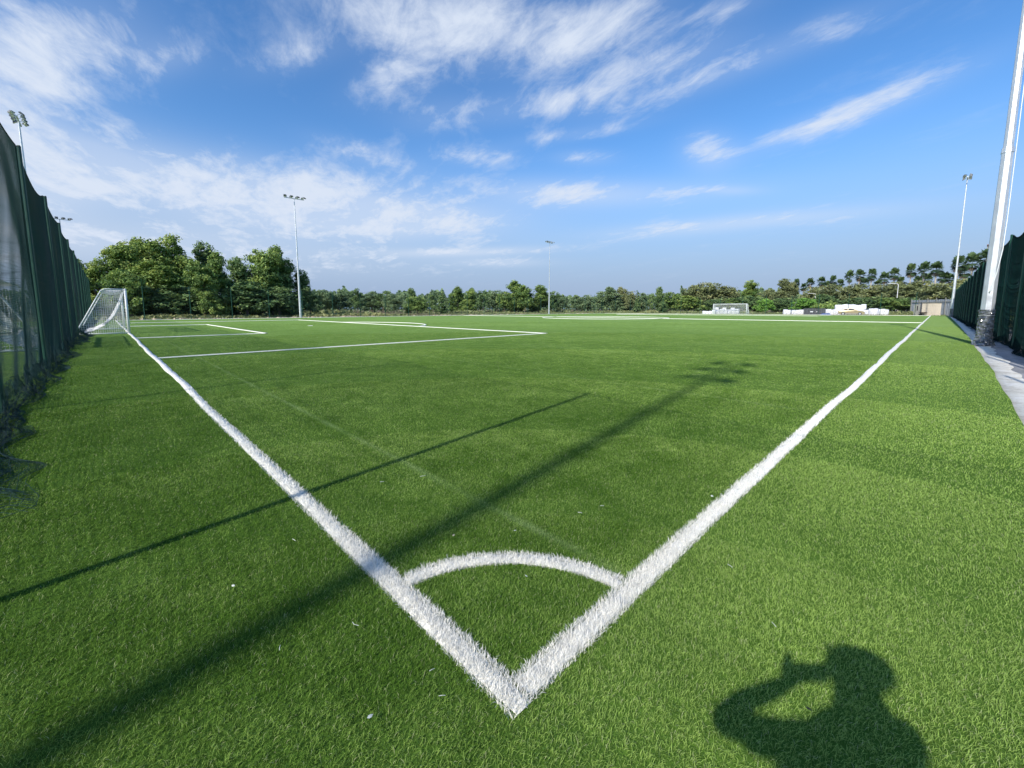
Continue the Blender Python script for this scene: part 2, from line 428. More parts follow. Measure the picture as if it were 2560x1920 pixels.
def line_obj(name, segs, label=None, rag=.006):
    """segs: list of polylines (centre lines) with half width; sheet + white fibres where near"""
    LZ[0] += .0008
    Vs, Q, T, ti, tp, mi = [], [], [], [], [], []; off = 0
    g = np.random.default_rng(len(name)*7+int(LZ[0]*1e5))
    for pts, hw in segs:
        pts = np.array(pts, float); d = np.gradient(pts, axis=0); d /= np.linalg.norm(d, axis=1, keepdims=True)
        nr = np.stack([-d[:, 1], d[:, 0]], 1); r = np.hypot(pts[:, 0]-CAMXY[0], pts[:, 1]-CAMXY[1])
        z = .0035+LZ[0]+.014*np.clip((r-5)/12, 0, 1)+.018*np.clip((r-15)/30, 0, 1)
        j1 = g.normal(size=len(pts))*rag; j2 = g.normal(size=len(pts))*rag
        ins = .016*np.clip(1-(r-3)/8, 0, 1); A = pts+nr*(hw-ins+j1)[:, None]; B = pts-nr*(hw-ins+j2)[:, None]
        V = np.concatenate([np.column_stack([A, z]), np.column_stack([B, z]), np.column_stack([A, z*0+.001]), np.column_stack([B, z*0+.001])]); n = len(pts); k = np.arange(n-1)
        Vs.append(V); Q.append(np.concatenate([np.stack([k, k+n, k+n+1, k+1], 1), np.stack([k+1, k+1+2*n, k+2*n, k], 1), np.stack([k+n, k+3*n, k+1+3*n, k+1+n], 1)])+off); mi += [0]*(3*(n-1)); off += len(V); ti.append(np.ones(len(V))); tp.append(np.ones(len(V)))
    nq0 = len(mi); fv = []
    for pts, hw in segs:
        pts = np.array(pts, float); seg = np.linalg.norm(np.diff(pts, axis=0), axis=1)
        mid = (pts[1:]+pts[:-1])/2; r = np.hypot(*(mid-CAMXY).T)
        den = np.where(r < 40, 52000/np.maximum(1, r/2.2)**2.1, 0)
        cnt = (den*seg*2*hw).astype(int); idx = np.repeat(np.arange(len(seg)), cnt)
        if len(idx) == 0: continue
        t = g.uniform(0, 1, len(idx)); P = pts[idx]*(1-t[:, None])+pts[idx+1]*t[:, None]
        d = (pts[idx+1]-pts[idx])/seg[idx][:, None]; nr = np.stack([-d[:, 1], d[:, 0]], 1)
        u = g.uniform(-1, 1, len(idx)); P = P+nr*(u*(hw+.004*g.normal(size=len(idx))))[:, None]
        r = np.hypot(*(P-CAMXY).T); L, Wd = dens_len_wid(r)
        V, q, tt, a, b = blades(P, L*1.4, Wd*1.2, int(g.integers(1e6)), .72, .40, flow=False)
        Vs.append(V); fv.append((q+off, tt+off)); ti.append(a); tp.append(b); off += len(V)
    qs = Q+[f[0] for f in fv]; ts = [f[1] for f in fv]
    faces = [np.concatenate(qs)]+([np.concatenate(ts)] if ts else [])
    me = np_mesh(name, np.concatenate(Vs), faces, {'tint': np.concatenate(ti), 'tip': np.concatenate(tp)})
    me.materials.append(MT['line']); me.materials.append(MT['wblade'])
    M_ = np.ones(len(me.polygons), np.int32); M_[:nq0] = 0; me.polygons.foreach_set('material_index', M_)
    o = link(name, me, None); tag(o, kind='structure'); return o
def straight(a, b, step=.5):
    a, b = np.array(a, float), np.array(b, float); n = max(2, int(np.linalg.norm(b-a)/step)+1)
    t = np.linspace(0, 1, n)
    wob = .012*np.sin(t*n*step*.45+a[0])+.008*np.sin(t*n*step*1.3)
    d = (b-a)/np.linalg.norm(b-a); nr = np.array([-d[1], d[0]])
    return a+(b-a)*t[:, None]+nr*(wob*np.clip(t*n*step/6, 0, 1))[:, None]
def arc(cx, cy, r, a0, a1, n): 
    a = np.linspace(a0, a1, n); return np.stack([cx+r*np.cos(a), cy+r*np.sin(a)], 1)
line_obj('goal_line', [(straight((0, -HW), (0, W)), HW)])
line_obj('touchline', [(straight((HW-.003, 0), (LEN, 0)), HW)])
line_obj('corner_arc', [(arc(0, 0, ARC, R(4), R(86), 20), HW*.9)])
a_, b_ = W/2-20.16, W/2+20.16
line_obj('penalty_area_line', [(straight((.06, a_), (16.44, a_)), .072), (straight((16.5, a_-.06), (16.5, b_)), .072), (straight((16.44, b_), (0, b_)), .072)])
c_, d_ = W/2-9.16, W/2+9.16
line_obj('goal_area_line', [(straight((.06, c_), (5.44, c_)), .072), (straight((5.5, c_-.06), (5.5, d_)), .072), (straight((5.44, d_), (0, d_)), .072)])
ph = math.acos(5.5/9.15)
line_obj('penalty_arc', [(arc(11, W/2, 9.15, -ph, ph, 60), .072)])
line_obj('penalty_spot', [(straight((10.85, W/2), (11.15, W/2), .3), .13)])
line_obj('halfway_line', [(straight((LEN/2, .072), (LEN/2, W)), .072)])
line_obj('centre_circle', [(arc(LEN/2, W/2, 9.15, 0, 2*math.pi, 150), .072)])
line_obj('far_touchline', [(straight((0, W), (LEN, W), 1), .06)])
line_obj('far_goal_line', [(straight((LEN, 0), (LEN, W), 1), .06)])
line_obj('far_penalty_area_line', [(straight((LEN, a_), (LEN-16.5, a_), 1), .06), (straight((LEN-16.5, a_), (LEN-16.5, b_), 1), .06), (straight((LEN-16.5, b_), (LEN, b_), 1), .06)])
line_obj('neighbouring_goal_line', [(straight((-4.5, 4), (-4.5, 60), 1), .06)])
line_obj('neighbouring_penalty_line', [(straight((-4.6, 13.8), (-14, 13.8), 1), .06), (straight((-4.6, 45), (-20, 45), 1), .06)])

# ------------------------------------------------------------------ net fences
def net_fence(label, name, p0, p1, posts, H, spacing, rthread, fold, sag, near_u, skirt=None, far_spacing=None, netmat='net', rough_seed=1, hrow=None, post_r=.034, net_side=-1):
    """fence along a line from p0 to p1; posts at distances along it"""
    p0, p1 = np.array(p0, float), np.array(p1, float); Lg = np.linalg.norm(p1-p0); d = (p1-p0)/Lg; nr = np.array([-d[1], d[0]])
    e = empty(name, (p0[0], p0[1], 0), 0, label, 'net fence')
    O = np.array([p0[0], p0[1], 0.])
    posts = np.array(posts, float)
    def surf(u, v, layer=0):
        # u along, v 0 top .. 1 bottom; local coordinates
        k = np.searchsorted(posts, u)-1; k = np.clip(k, 0, len(posts)-2)
        t = np.clip((u-posts[k])/(posts[k+1]-posts[k]), 0, 1)
        dip = sag*4*t*(1-t)*(.8+.5*smoothn(k*1.0, 1, 5))
        z = (H-dip)*(1-v)
        z = z-(.12*fold/.06)*np.sin(v*math.pi)*(4*t*(1-t))*(1+smoothn(u, .35, 9))*.8-.045*np.sin(v*math.pi)*smoothn(v*16+u*.15, 1, 17)-.03*np.sin(v*math.pi)*smoothn(v*40+u*.3, 1, 18)
        off = fold*(smoothn(u, .45, 11+layer)*(.15+.6*v)+.45*smoothn(u+v*3, 1.7, 12+layer)*v**2+.25*np.sin(v*9+smoothn(u, .3, 13)*3))
        off = off*np.clip(v*6, 0, 1)-net_side*.05
        return u, off, np.maximum(z, .012)
    def to3(u, off, z):
        return np.stack([d[0]*u+nr[0]*off, d[1]*u+nr[1]*off, z], -1)
    parts = []
    rows = hrow or spacing
    nz = int(H/rows)
    # horizontal cords
    for (a, b, su, sr, rr) in near_u:
        us = np.arange(a, b+1e-6, su); vs = np.linspace(0, 1, max(6, int(H/sr)))
        U, Vv = np.meshgrid(us, vs)
        parts.append(thread_tubes(to3(*surf(U, Vv)), rr*(1.25 if a > 0 and b < 31 else 1)))
        uu = np.arange(a, b, sr); vv = np.linspace(0, 1, 16)
        U, Vv = np.meshgrid(uu, vv, indexing='ij')
        parts.append(thread_tubes(to3(*surf(U, Vv)), rr*.9))
    if skirt:
        # the net's surplus lies bunched on the ground: loose layers spilling onto the turf
        for layer in range(skirt['layers']):
            for (a, b, su, sr, rr) in near_u:
                if 'rr' in skirt and b < 31: rr = skirt['rr']; sr = sr*skirt['sp']
                us = np.arange(a, b+1e-6, su); vs = np.linspace(0, 1, int(skirt['w']/sr*1.1)+4)
                def sk(U, Vv):
                    w = skirt['w']*(.45+.38*smoothn(U, .55, 31+layer)+.18*smoothn(U, 2.1, 32+layer)); w = np.clip(w, .1, skirt['w']*1.3)
                    base = -.02+.03*smoothn(U, .8, 44+layer)
                    off = base+Vv*w*skirt['side']
                    hh = (.20+.12*smoothn(U, 1.1, 33+layer))*np.exp(-Vv*2.2)*(1-Vv)+.055*np.abs(smoothn(U*1.0+Vv*2.5, 4.5, 34+layer))*(1-.4*Vv)
                    UU = U+.10*smoothn(Vv*3+U, 2, 35+layer)
                    return UU, off, np.maximum(hh, .012+.008*layer)
                U, Vv = np.meshgrid(us, vs); parts.append(thread_tubes(to3(*sk(U, Vv)), rr*1.1))
                uu = np.arange(a, b, sr*.6); vv = np.linspace(0, 1, 10)
                U, Vv = np.meshgrid(uu, vv, indexing='ij'); parts.append(thread_tubes(to3(*sk(U, Vv)), rr*1.1))
    V, Fc = merge(parts)
    link('net', np_mesh('net', V, [Fc]), MT[netmat], e)
    # top rope
    us = np.arange(near_u[0][0], near_u[-1][1]+.01, .5); pu = to3(*surf(us, us*0))
    V, Fc = thread_tubes(pu[None], .012 if netmat != 'netfar' else .008); link('top_rope', np_mesh('top_rope', V, [Fc]), MT['rope'], e)
    for k, u in enumerate(posts):
        if u < near_u[0][0]-6 or u > near_u[-1][1]+1: continue
        mb = MB(); x, y = d*u
        mb.tube([(x, y, -.05), (x, y, H-.03)], post_r, 8); mb.tube([(x, y, H-.03), (x, y, H)], [post_r*1.1, post_r*.8], 8)
        mb.tube([(x, y, -.05), (x, y, .03)], post_r*1.9, 8)
        mb.build('post', MT['post'], e)
    return e
# tall net along the goal line on the left
PL = [1.95+5.5*k for k in range(13)]
net_fence('tall dark green net on the left behind the near goal, slack edge on the turf', 'net_fence',
          (-1.97, 0), (-1.97, 70), [p-3.7-1.8+5.5 if False else p for p in [-3.6, 1.9, 7.38, 13.0, 18.5, 24, 29.5, 35, 40.5, 46, 51.5, 57, 62.5, 68]], 4.84, .035, .0022, .03, .19,
          [(-2.5, 3.5, .25, .055, .0020), (3.5, 12.9, .22, .036, .0020), (12.9, 30, .3, .040, .0034), (30, 69, .8, .10, .008)],
          skirt=dict(layers=2, w=.50, side=-1, rr=.0016, sp=1.35))
# dark net fence on the right behind the apron
net_fence('dark green net fence on the right, standing behind the concrete strip', 'net_fence',
          (2, -2.78), (112, -2.60), [k*5.0+4.3 for k in range(0, 22)], 4.35, .035, .0022, .012, .20,
          [(10, 30, .25, .030, .0021), (30, 60, .5, .045, .0052), (60, 109, 1., .09, .010)],
          skirt=dict(layers=1, w=.3, side=1), net_side=1, netmat='netdark')
# far fences behind the pitch
net_fence('thin net fence on dark posts along the far touchline, in front of the trees', 'net_fence',
          (-2.1, 72), (111.9, 72), [5.0*k for k in range(0, 23)]+[113.9], 4.4, .2, .003, .02, .25,
          [(0, 113.9, 2.5, .22, .0042)], netmat='netfar', post_r=.045)
net_fence('thin net fence on dark posts behind the far goal', 'net_fence',
          (112.4, 72), (112.4, -2.6), [.1]+[4.4+5.03*k for k in range(0, 14)]+[74.4], 4.4, .2, .003, .02, .3,
          [(0.1, 74.4, 2.5, .22, .0042)], netmat='netfar', post_r=.045)

# ------------------------------------------------------------------ goals
def goal(loc, rz, label, fine=.10):
    e = empty('football_goal', loc, rz, label, 'football goal', 'football goals')
    # local: goal mouth along y, -3.66..3.66 ; depth toward -x
    hw, H, r = 3.66, 2.44, .055
    for s in (-1, 1):
        MB().tube([(0, s*hw, 0), (0, s*hw, H)], r, 12).build('post', MT['white'], e, True)
        mb = MB(); mb.tube([(0, s*hw, H), (-.82, s*hw, H+.0), (-.98, s*hw, H-.09), (-2.10, s*hw, .10), (-2.12, s*hw, .03)], .032, 8)
        mb.build('back_stay', MT['white'], e, True)
        MB().tube([(-.06, s*hw, .035), (-2.12, s*hw, .035)], .03, 8).build('side_bar', MT['white'], e, True)
    MB().tube([(0, -hw-.05, H), (0, hw+.05, H)], r, 12).build('crossbar', MT['white'], e, True)
    MB().tube([(-2.12, -hw, .035), (-2.12, hw, .035)], .03, 8).build('ground_bar', MT['white'], e, True)
    MB().tube([(-.98, -hw, H-.07), (-.98, hw, H-.07)], .022, 8).build('rear_top_bar', MT['white'], e, True)
    # slack back net hanging in a curve from the crossbar to the ground bar
    prof = np.array([(-.04, 2.40), (-.16, 1.95), (-.34, 1.45), (-.58, .95), (-.95, .50), (-1.45, .18), (-2.1, .05)])
    t = np.linspace(0, 1, len(prof)); tt = np.linspace(0, 1, 22)
    px = np.interp(tt, t, prof[:, 0]); pz = np.interp(tt, t, prof[:, 1])
    parts = []; rr = .0075
    ys = np.arange(-hw+.03, hw, fine)
    def S(Y, Tt):
        sagf = .10*np.cos(Y/hw*math.pi*1.5)*np.sin(Tt*math.pi)
        return np.stack([np.interp(Tt, tt, px)-sagf, Y, np.interp(Tt, tt, pz)-sagf*.4], -1)
    Y, T_ = np.meshgrid(ys, tt, indexing='ij'); parts.append(thread_tubes(S(Y, T_), rr))
    vv = np.linspace(0, 1, int(3.2/fine)); yy = np.linspace(-hw, hw, 24)
    T_, Y = np.meshgrid(vv, yy, indexing='ij'); parts.append(thread_tubes(S(Y, T_), rr))
    # side panels
    for s in (-1, 1):
        def rear(z): return np.interp(z, [.0, .1, H-.09, H], [-2.12, -2.10, -.98, -.82])
        zz = np.arange(.05, H, fine*.9); u = np.linspace(0, 1, 8)
        Z, U = np.meshgrid(zz, u, indexing='ij'); X = rear(Z)*U
        parts.append(thread_tubes(np.stack([X, np.full_like(X, s*hw)+s*.0+.04*np.sin(U*3.1)*np.sin(Z*2), Z-.06*np.sin(U*math.pi)], -1), rr))
        xx = np.arange(-.06, -2.08, -fine*.9); v = np.linspace(0, 1, 10)
        Xx, Vv = np.meshgrid(xx, v, indexing='ij'); top = np.interp(-Xx, [0, .82, .98, 2.12], [H, H, H-.09, .05])
        parts.append(thread_tubes(np.stack([Xx, np.full_like(Xx, s*hw)+.04*np.sin(-Xx*1.5)*np.sin(Vv*3), top*Vv], -1), rr))
    # roof panel
    xx = np.arange(-.1, -.98, -fine); yy = np.linspace(-hw, hw, 20)
    Xx, Y = np.meshgrid(xx, yy, indexing='ij'); parts.append(thread_tubes(np.stack([Xx, Y, H-.03-.10*np.abs(np.sin(Y*1.2))*np.sin(-Xx*3)], -1), rr))
    Y, Xx = np.meshgrid(ys, np.linspace(0, -.98, 6), indexing='ij'); parts.append(thread_tubes(np.stack([Xx, Y, H-.03-.10*np.abs(np.sin(Y*1.2))*np.sin(-Xx*3)], -1), rr))
    # rear slope of net
    Vt, Ft = merge(parts); link('goal_net', np_mesh('goal_net', Vt, [Ft]), MT['goalnet'], e)
    return e
gp = goal((0, W/2, 0), 0, 'white football goal at the left, seen side-on beside the tall green net')
g2 = copy_tree(gp); g2.location = (LEN, W/2-.3, 0); g2.rotation_euler = (0, 0, math.pi); g2['label'] = 'distant white football goal facing the camera, white sacks heaped behind it'
g3 = copy_tree(gp); g3.location = (-4.5, 23.0, 0); g3.rotation_euler = (0, 0, math.pi); g3['label'] = 'white football goal of the neighbouring pitch, seen through the tall green net'

# ------------------------------------------------------------------ floodlight towers
def tower(loc, rz, H, label, n_lamps=4, wrap=False, lean=0):
    e = empty('floodlight_tower', loc, rz, label, 'floodlight', 'floodlight towers around the pitch')
    rb, rj, rt_ = .185, .115, .06
    zj = 6.8
    MB().tube([(0, 0, .02), (0, 0, zj)], [rb, .145], 8, ph=R(22.5)).tube([(0, 0, zj-.02), (0, 0, H)], [rj+.012, rt_], 8, ph=R(22.5)).build('pole', MT['galv'], e)
    MB().tube([(0, 0, zj-.12), (0, 0, zj+.06)], [.162, .150], 8, ph=R(22.5)).build('collar', MT['galv'], e)
    MB().box(-.24, .24, -.24, .24, -.02, .025).build('base_plate', MT['galvdark'], e)
    for k in range(4):
        a = R(45+90*k); MB().tube([(.27*math.cos(a), .27*math.sin(a), 0), (.27*math.cos(a), .27*math.sin(a), .07)], .018, 6).build('anchor_bolt', MT['galvdark'], e)
    hb = 1.45
    MB().box(-hb, hb, -.05, .05, H-.06, H+.04).build('crossarm', MT['galv'], e)
    for k in range(n_lamps):
        x = -hb+.12+(2*hb-.24)*k/(n_lamps-1)
        for s in (-1, 1):
            f = empty('floodlight', (x, s*.10, H+.06), R(-12*s+(k-1.5)*12)); f.parent = e
            for kk in ('label', 'category', 'group'):
                if kk in f: del f[kk]
            A = Matrix.Rotation(R(38)*-s, 4, 'X')
            T0 = Matrix.Translation((0, s*.22, .18)) @ A
            mb = MB(); mb.box(-.20, .20, -.17, .17, -.05, .04, T0)
            for q in range(7): mb.box(-.18+q*.055, -.165+q*.055, -.13, .13, .04, .09, T0)
            mb.build('housing', MT['galvdark'], f)
            MB().box(-.185, .185, -.155, .155, -.058, -.049, T0).build('lamp_glass', MT['lens'], f)
            MB().tube([(0, -s*.08, 0), (0, s*.06, .11), (0, s*.19, .18)], .02, 6).build('bracket', MT['galv'], f)
    if wrap:
        # crinkled clear plastic wound around the foot of the pole
        nz, na = 22, 28; v = []; f = []
        for a in range(nz):
            z = .012+1.28*a/(nz-1)
            for b in range(na):
                t = 2*math.pi*b/na
                fl = .10*max(0, 1-z/.38)**1.5
                r = rb+.014+fl+.012*math.sin(b*1.9+a*1.3)+.009*math.sin(a*2.7+b*.7)+random.uniform(-.004, .006)
                if a in (17, 18): r = rb+.008
                v.append((r*math.cos(t), r*math.sin(t), z))
        for a in range(nz-1):
            for b in range(na): b2 = (b+1) % na; f.append((a*na+b, a*na+b2, (a+1)*na+b2, (a+1)*na+b))
        MB().add(v, f).build('plastic_wrap', wrap, e, False)
        pts = [(.19*math.cos(t)*1.03, .19*math.sin(t)*1.03, .85*1.28+.01*math.sin(3*t)) for t in np.linspace(0, 6.283, 20)]
        MB().tube(pts, .006, 5).build('string', MT['cable'], e)
    return e
def wrap_mat():
    m, nt, b = mat('plastic_film', (.30, .31, .33), .16, .15, .8)
    n = noise(nt, N(nt, 'ShaderNodeTexCoord').outputs['Object'], 5, 3, .6, 1.0)
    nt.links.new(ramp(nt, n, [(.35, (.05, .055, .06)), (.55, (.13, .14, .15)), (.72, (.34, .36, .38))]), b.inputs['Base Color'])
    bump(nt, b, n, .8, .03); return m
wm = wrap_mat()
tD = tower((22.12, -2.12, 0), R(4), 18.2, 'near galvanised floodlight pole at the right edge, wrapped in plastic at its foot', wrap=wm)
# loose white cable running down the near pole
rp = [(9.5, 0), (8.2, .2), (6.2, .10), (5.2, -.05), (4.4, -.2), (3.4, -.6), (2.6, -1.3), (2.0, -1.9), (1.9, -2.1)]
cp = []
toCam = math.atan2(CAM[1]+2.12, CAM[0]-22.12)
for z, a in rp:
    # angle measured round the pole from its right-hand side toward the camera side
    ang = toCam+R(90)+a*.75; r = .175-.004*z + .035
    cp.append((22.12*0+r*math.cos(ang), r*math.sin(ang), z))
MB().tube(cp, .014, 6).build('cable', MT['cable'], tD, True).rotation_euler = (0, 0, -R(4))
tC = tower((93.5, -2.3, 0), R(0), 20.5, 'floodlight pole beyond the near one, by the far end of the right fence', wrap=wm)
tA = tower((22.0, 70.35, 0), R(-3), 18.6, 'floodlight tower standing before the tall dark trees on the left')
tB = tower((84.3, 70.35, 0), R(4), 18.4, 'floodlight tower in mid distance, near the middle of the photo')
tE = tower((-5.1, 56.9, 0), R(90), 18.0, 'floodlight tower rising behind the tall green net, nearest the left edge')
tF = tower((-5.6, 113, 0), R(10), 18.0, 'small distant floodlight tower just showing over the tall green net')
tH = tower((-14.4, -1.0, 0), R(8), 16.8, 'floodlight tower behind the photographer whose long shadow crosses the corner', n_lamps=3)

# ------------------------------------------------------------------ vegetation
def crown_mesh(name, lobes, n_clump, n_leaf, leaf, seed, droop=0.0, clump_r=.9):
    g = np.random.default_rng(seed)
    lob = np.array(lobes, float); vol = (lob[:, 3]*lob[:, 4]*lob[:, 5])**(2/3); pr = vol/vol.sum()
    li = g.choice(len(lob), n_clump, p=pr)
    d = g.normal(size=(n_clump, 3)); d /= np.linalg.norm(d, axis=1, keepdims=True)
    rad = g.uniform(.55, 1.05, n_clump)**.7
    C = lob[li, :3]+d*lob[li, 3:6]*rad[:, None]
    cr = clump_r*g.uniform(.55, 1.35, n_clump)
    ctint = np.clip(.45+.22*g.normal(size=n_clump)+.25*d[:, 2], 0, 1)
    n = n_clump*n_leaf; ci = np.repeat(np.arange(n_clump), n_leaf)
    q = g.normal(size=(n, 3)); q /= np.linalg.norm(q, axis=1, keepdims=True); q *= (g.uniform(0, 1, n)**.45)[:, None]
    q[:, 2] *= .75
    P = C[ci]+q*cr[ci][:, None]
    nrm = q*.8+g.normal(size=(n, 3))*.55+np.array([0, 0, .35]); nrm /= np.linalg.norm(nrm, axis=1, keepdims=True)
    a = np.cross(nrm, g.normal(size=(n, 3))); a /= np.linalg.norm(a, axis=1, keepdims=True); b = np.cross(nrm, a)
    s = leaf*g.uniform(.6, 1.3, n)
    a = a*(s*.5)[:, None]; b = b*(s*.8)[:, None]; b[:, 2] -= droop*s
    V = np.stack([P-b, P+a*.9, P+b, P-a*.9], 1).reshape(-1, 3)
    F = np.arange(n*4).reshape(n, 4)
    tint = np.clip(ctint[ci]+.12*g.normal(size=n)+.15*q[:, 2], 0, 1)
    return np_mesh(name, V, [F], {'tint': np.repeat(tint, 4)})
def trunk_mesh(name, H, r, lobes, seed):
    g = random.Random(seed); mb = MB()
    top = H*.62
    pts = [(0, 0, -.1), (g.uniform(-.15, .15), g.uniform(-.15, .15), top*.4), (g.uniform(-.3, .3), g.uniform(-.3, .3), top)]
    mb.tube(pts, [r, r*.8, r*.45], 7)
    for l in lobes[:6]:
        z0 = top*g.uniform(.35, .95); mx = pts[1] if z0 < top*.6 else pts[2]
        p0 = (mx[0]*.8, mx[1]*.8, z0); p2 = (l[0], l[1], l[2])
        p1 = ((p0[0]+p2[0])/2+g.uniform(-.3, .3), (p0[1]+p2[1])/2+g.uniform(-.3, .3), (p0[2]+p2[2])/2+.3)
        mb.tube([p0, p1, p2], [r*.4, r*.25, r*.08], 5)
    me = bpy.data.meshes.new(name); me.from_pydata(mb.v, [], mb.f); me.update(); me.materials.append(MT['bark']); return me
PROTO = {}
def make_proto(key, H, rad, style, nc, nl, leaf, seed):
    g = random.Random(seed); L = []
    if style == 'tall':      # irregular, several heads, foliage to the ground
        for k in range(9):
            a = g.uniform(0, 6.28); t = k/8; z = H*(.16+.72*t); rr = rad*(1-.55*t)*g.uniform(.3, .7)
            L.append((rr*math.cos(a), rr*math.sin(a), z, rad*g.uniform(.38, .6)*(1.1-.45*t), rad*g.uniform(.38, .6)*(1.1-.45*t), H*g.uniform(.10, .15)))
    elif style == 'round':
        for k in range(8):
            a = k*2.4+g.uniform(-.3, .3); t = k/7; rr = rad*g.uniform(.25, .6)*(1-.5*t)
            L.append((rr*math.cos(a), rr*math.sin(a), H*(.30+.50*t), rad*g.uniform(.4, .6), rad*g.uniform(.4, .6), H*g.uniform(.13, .19)))
    elif style == 'cone':
        for k in range(8):
            t = k/7; L.append((g.uniform(-.1, .1)*rad, g.uniform(-.1, .1)*rad, H*(.14+.76*t), rad*(1-.8*t)*.8, rad*(1-.8*t)*.8, H*.10))
    elif style == 'open':
        for k in range(7):
            a = k*2.0+g.uniform(-.4, .4); t = k/6; rr = rad*g.uniform(.35, .75)*(1-.3*t)
            L.append((rr*math.cos(a), rr*math.sin(a), H*(.35+.52*t), rad*g.uniform(.28, .42), rad*g.uniform(.28, .42), H*g.uniform(.08, .12)))
    elif style == 'shrub':
        for k in range(6):
            a = k*1.05; rr = rad*.5; L.append((rr*math.cos(a), rr*math.sin(a), H*g.uniform(.3, .55), rad*.5, rad*.5, H*.35))
    PROTO[key] = (crown_mesh(key+'_crown', L, nc, nl, leaf, seed, .1, clump_r=max(.28, rad*.22)), trunk_mesh(key+'_trunk', H, H*.016+.04, L[::-1], seed), H, rad)
for s in range(4): make_proto('tall%d' % s, 14, 4.4, 'tall', 300, 70, .25, 100+s)
for s in range(3): make_proto('round%d' % s, 10, 4.6, 'round', 150, 34, .34, 200+s)
for s in range(2): make_proto('cone%d' % s, 8, 2.0, 'cone', 80, 34, .26, 300+s)
for s in range(2): make_proto('open%d' % s, 9, 3.2, 'open', 85, 34, .28, 400+s)
for s in range(2): make_proto('shrub%d' % s, 2.6, 2.2, 'shrub', 70, 30, .20, 500+s)
CACHE = {}
def mesh_for(key, m):
    k = (key, m)
    if k not in CACHE:
        me = PROTO[key][0].copy(); me.materials.clear(); me.materials.append(MT[m]); CACHE[k] = me
    return CACHE[k]
def tree(px, D, top, wpx, key, m, label, group, name='tree', cat='tree'):
    x, y = place(px, D); H = height_at(px, D, top)
    me = mesh_for(key, m); _, tm, h0, r0 = PROTO[key]
    sc_w = (wpx/2)*D/F_PX*math.cos(bearing(px)-YAW)**1.0/r0*1.05 if wpx else H/h0
    e = empty(name, (x, y, -.1), random.uniform(0, 6.28), label, cat, group)
    e.scale = (sc_w, sc_w, (H+.1)/h0/1.02)
    link('crown', me, None, e); link('trunk', tm, None, e)
    return e
GL = 'tall leafy trees behind the far fence on the left'
tl = [  # px, D, top, width, proto, leaves, label
 (196, 92, 636, 62, 'tall1', 'leaf_dark', 'dark leafy tree half hidden by the tall green net'),
 (168, 96, 655, 60, 'tall2', 'leaf_dark', 'dark leafy tree showing over the tall green net, beside another'),
 (255, 90, 660, 84, 'tall0', 'leaf_warm', 'olive green tree at the left end of the tall clump, right of the goal'),
 (322, 93, 604, 96, 'tall2', 'leaf_warm', 'olive green tree with a loose feathery top in the tall clump'),
 (372, 95, 594, 92, 'tall3', 'leaf_warm', 'tall rounded tree left of the highest crown in the clump'),
 (430, 94, 588, 100, 'tall1', 'leaf_warm', 'highest olive crown of the tall tree clump on the left'),
 (318, 84, 672, 84, 'round0', 'leaf_green', 'lower bright green tree in front of the tall clump, above the goal'),
 (405, 88, 650, 110, 'tall3', 'leaf_warm', 'bushy olive tree in the middle of the tall clump'),
 (475, 96, 640, 90, 'tall2', 'leaf_dark', 'shadowed dark tree in the gap between the two tall clumps'),
 (512, 97, 609, 72, 'tall0', 'leaf_dark', 'slender dark tree peeking up at the right end of the first clump'),
 (545, 84, 632, 78, 'tall1', 'leaf_green', 'sunlit yellow green tree standing forward between the clumps'),
 (510, 82, 650, 70, 'tall3', 'leaf_green', 'sunlit bushy tree low in front at the start of the second clump'),
 (590, 90, 647, 80, 'tall0', 'leaf_dark', 'middling dark tree behind the sunlit one in the second clump'),
 (645, 90, 623, 78, 'tall2', 'leaf_green', 'tall green tree with twin heads in the second clump'),
 (682, 90, 614, 76, 'tall3', 'leaf_green', 'tallest airy tree of the second clump, left of the floodlight'),
 (718, 92, 650, 66, 'tall1', 'leaf_dark', 'dark tree sloping down toward the floodlight pole'),
 (752, 92, 676, 50, 'tall0', 'leaf_dark', 'dark tree directly behind the left floodlight pole'),
 (775, 92, 724, 50, 'round1', 'leaf_dark', 'low dark tree just right of the left floodlight pole'),
 (620, 84, 700, 120, 'round2', 'leaf_dark', 'low spreading dark tree at the foot of the second clump'),
 (440, 86, 706, 130, 'round1', 'leaf_dark', 'low spreading dark tree at the foot of the first clump'),
 (330, 86, 722, 120, 'round2', 'leaf_dark', 'low dark tree in shade behind the near goal'),
 (700, 86, 716, 100, 'round0', 'leaf_dark', 'low dark tree in shade left of the floodlight pole'),
]
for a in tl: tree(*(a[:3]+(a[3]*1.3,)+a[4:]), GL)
GM = 'trees in the middle distance beyond the far fence'
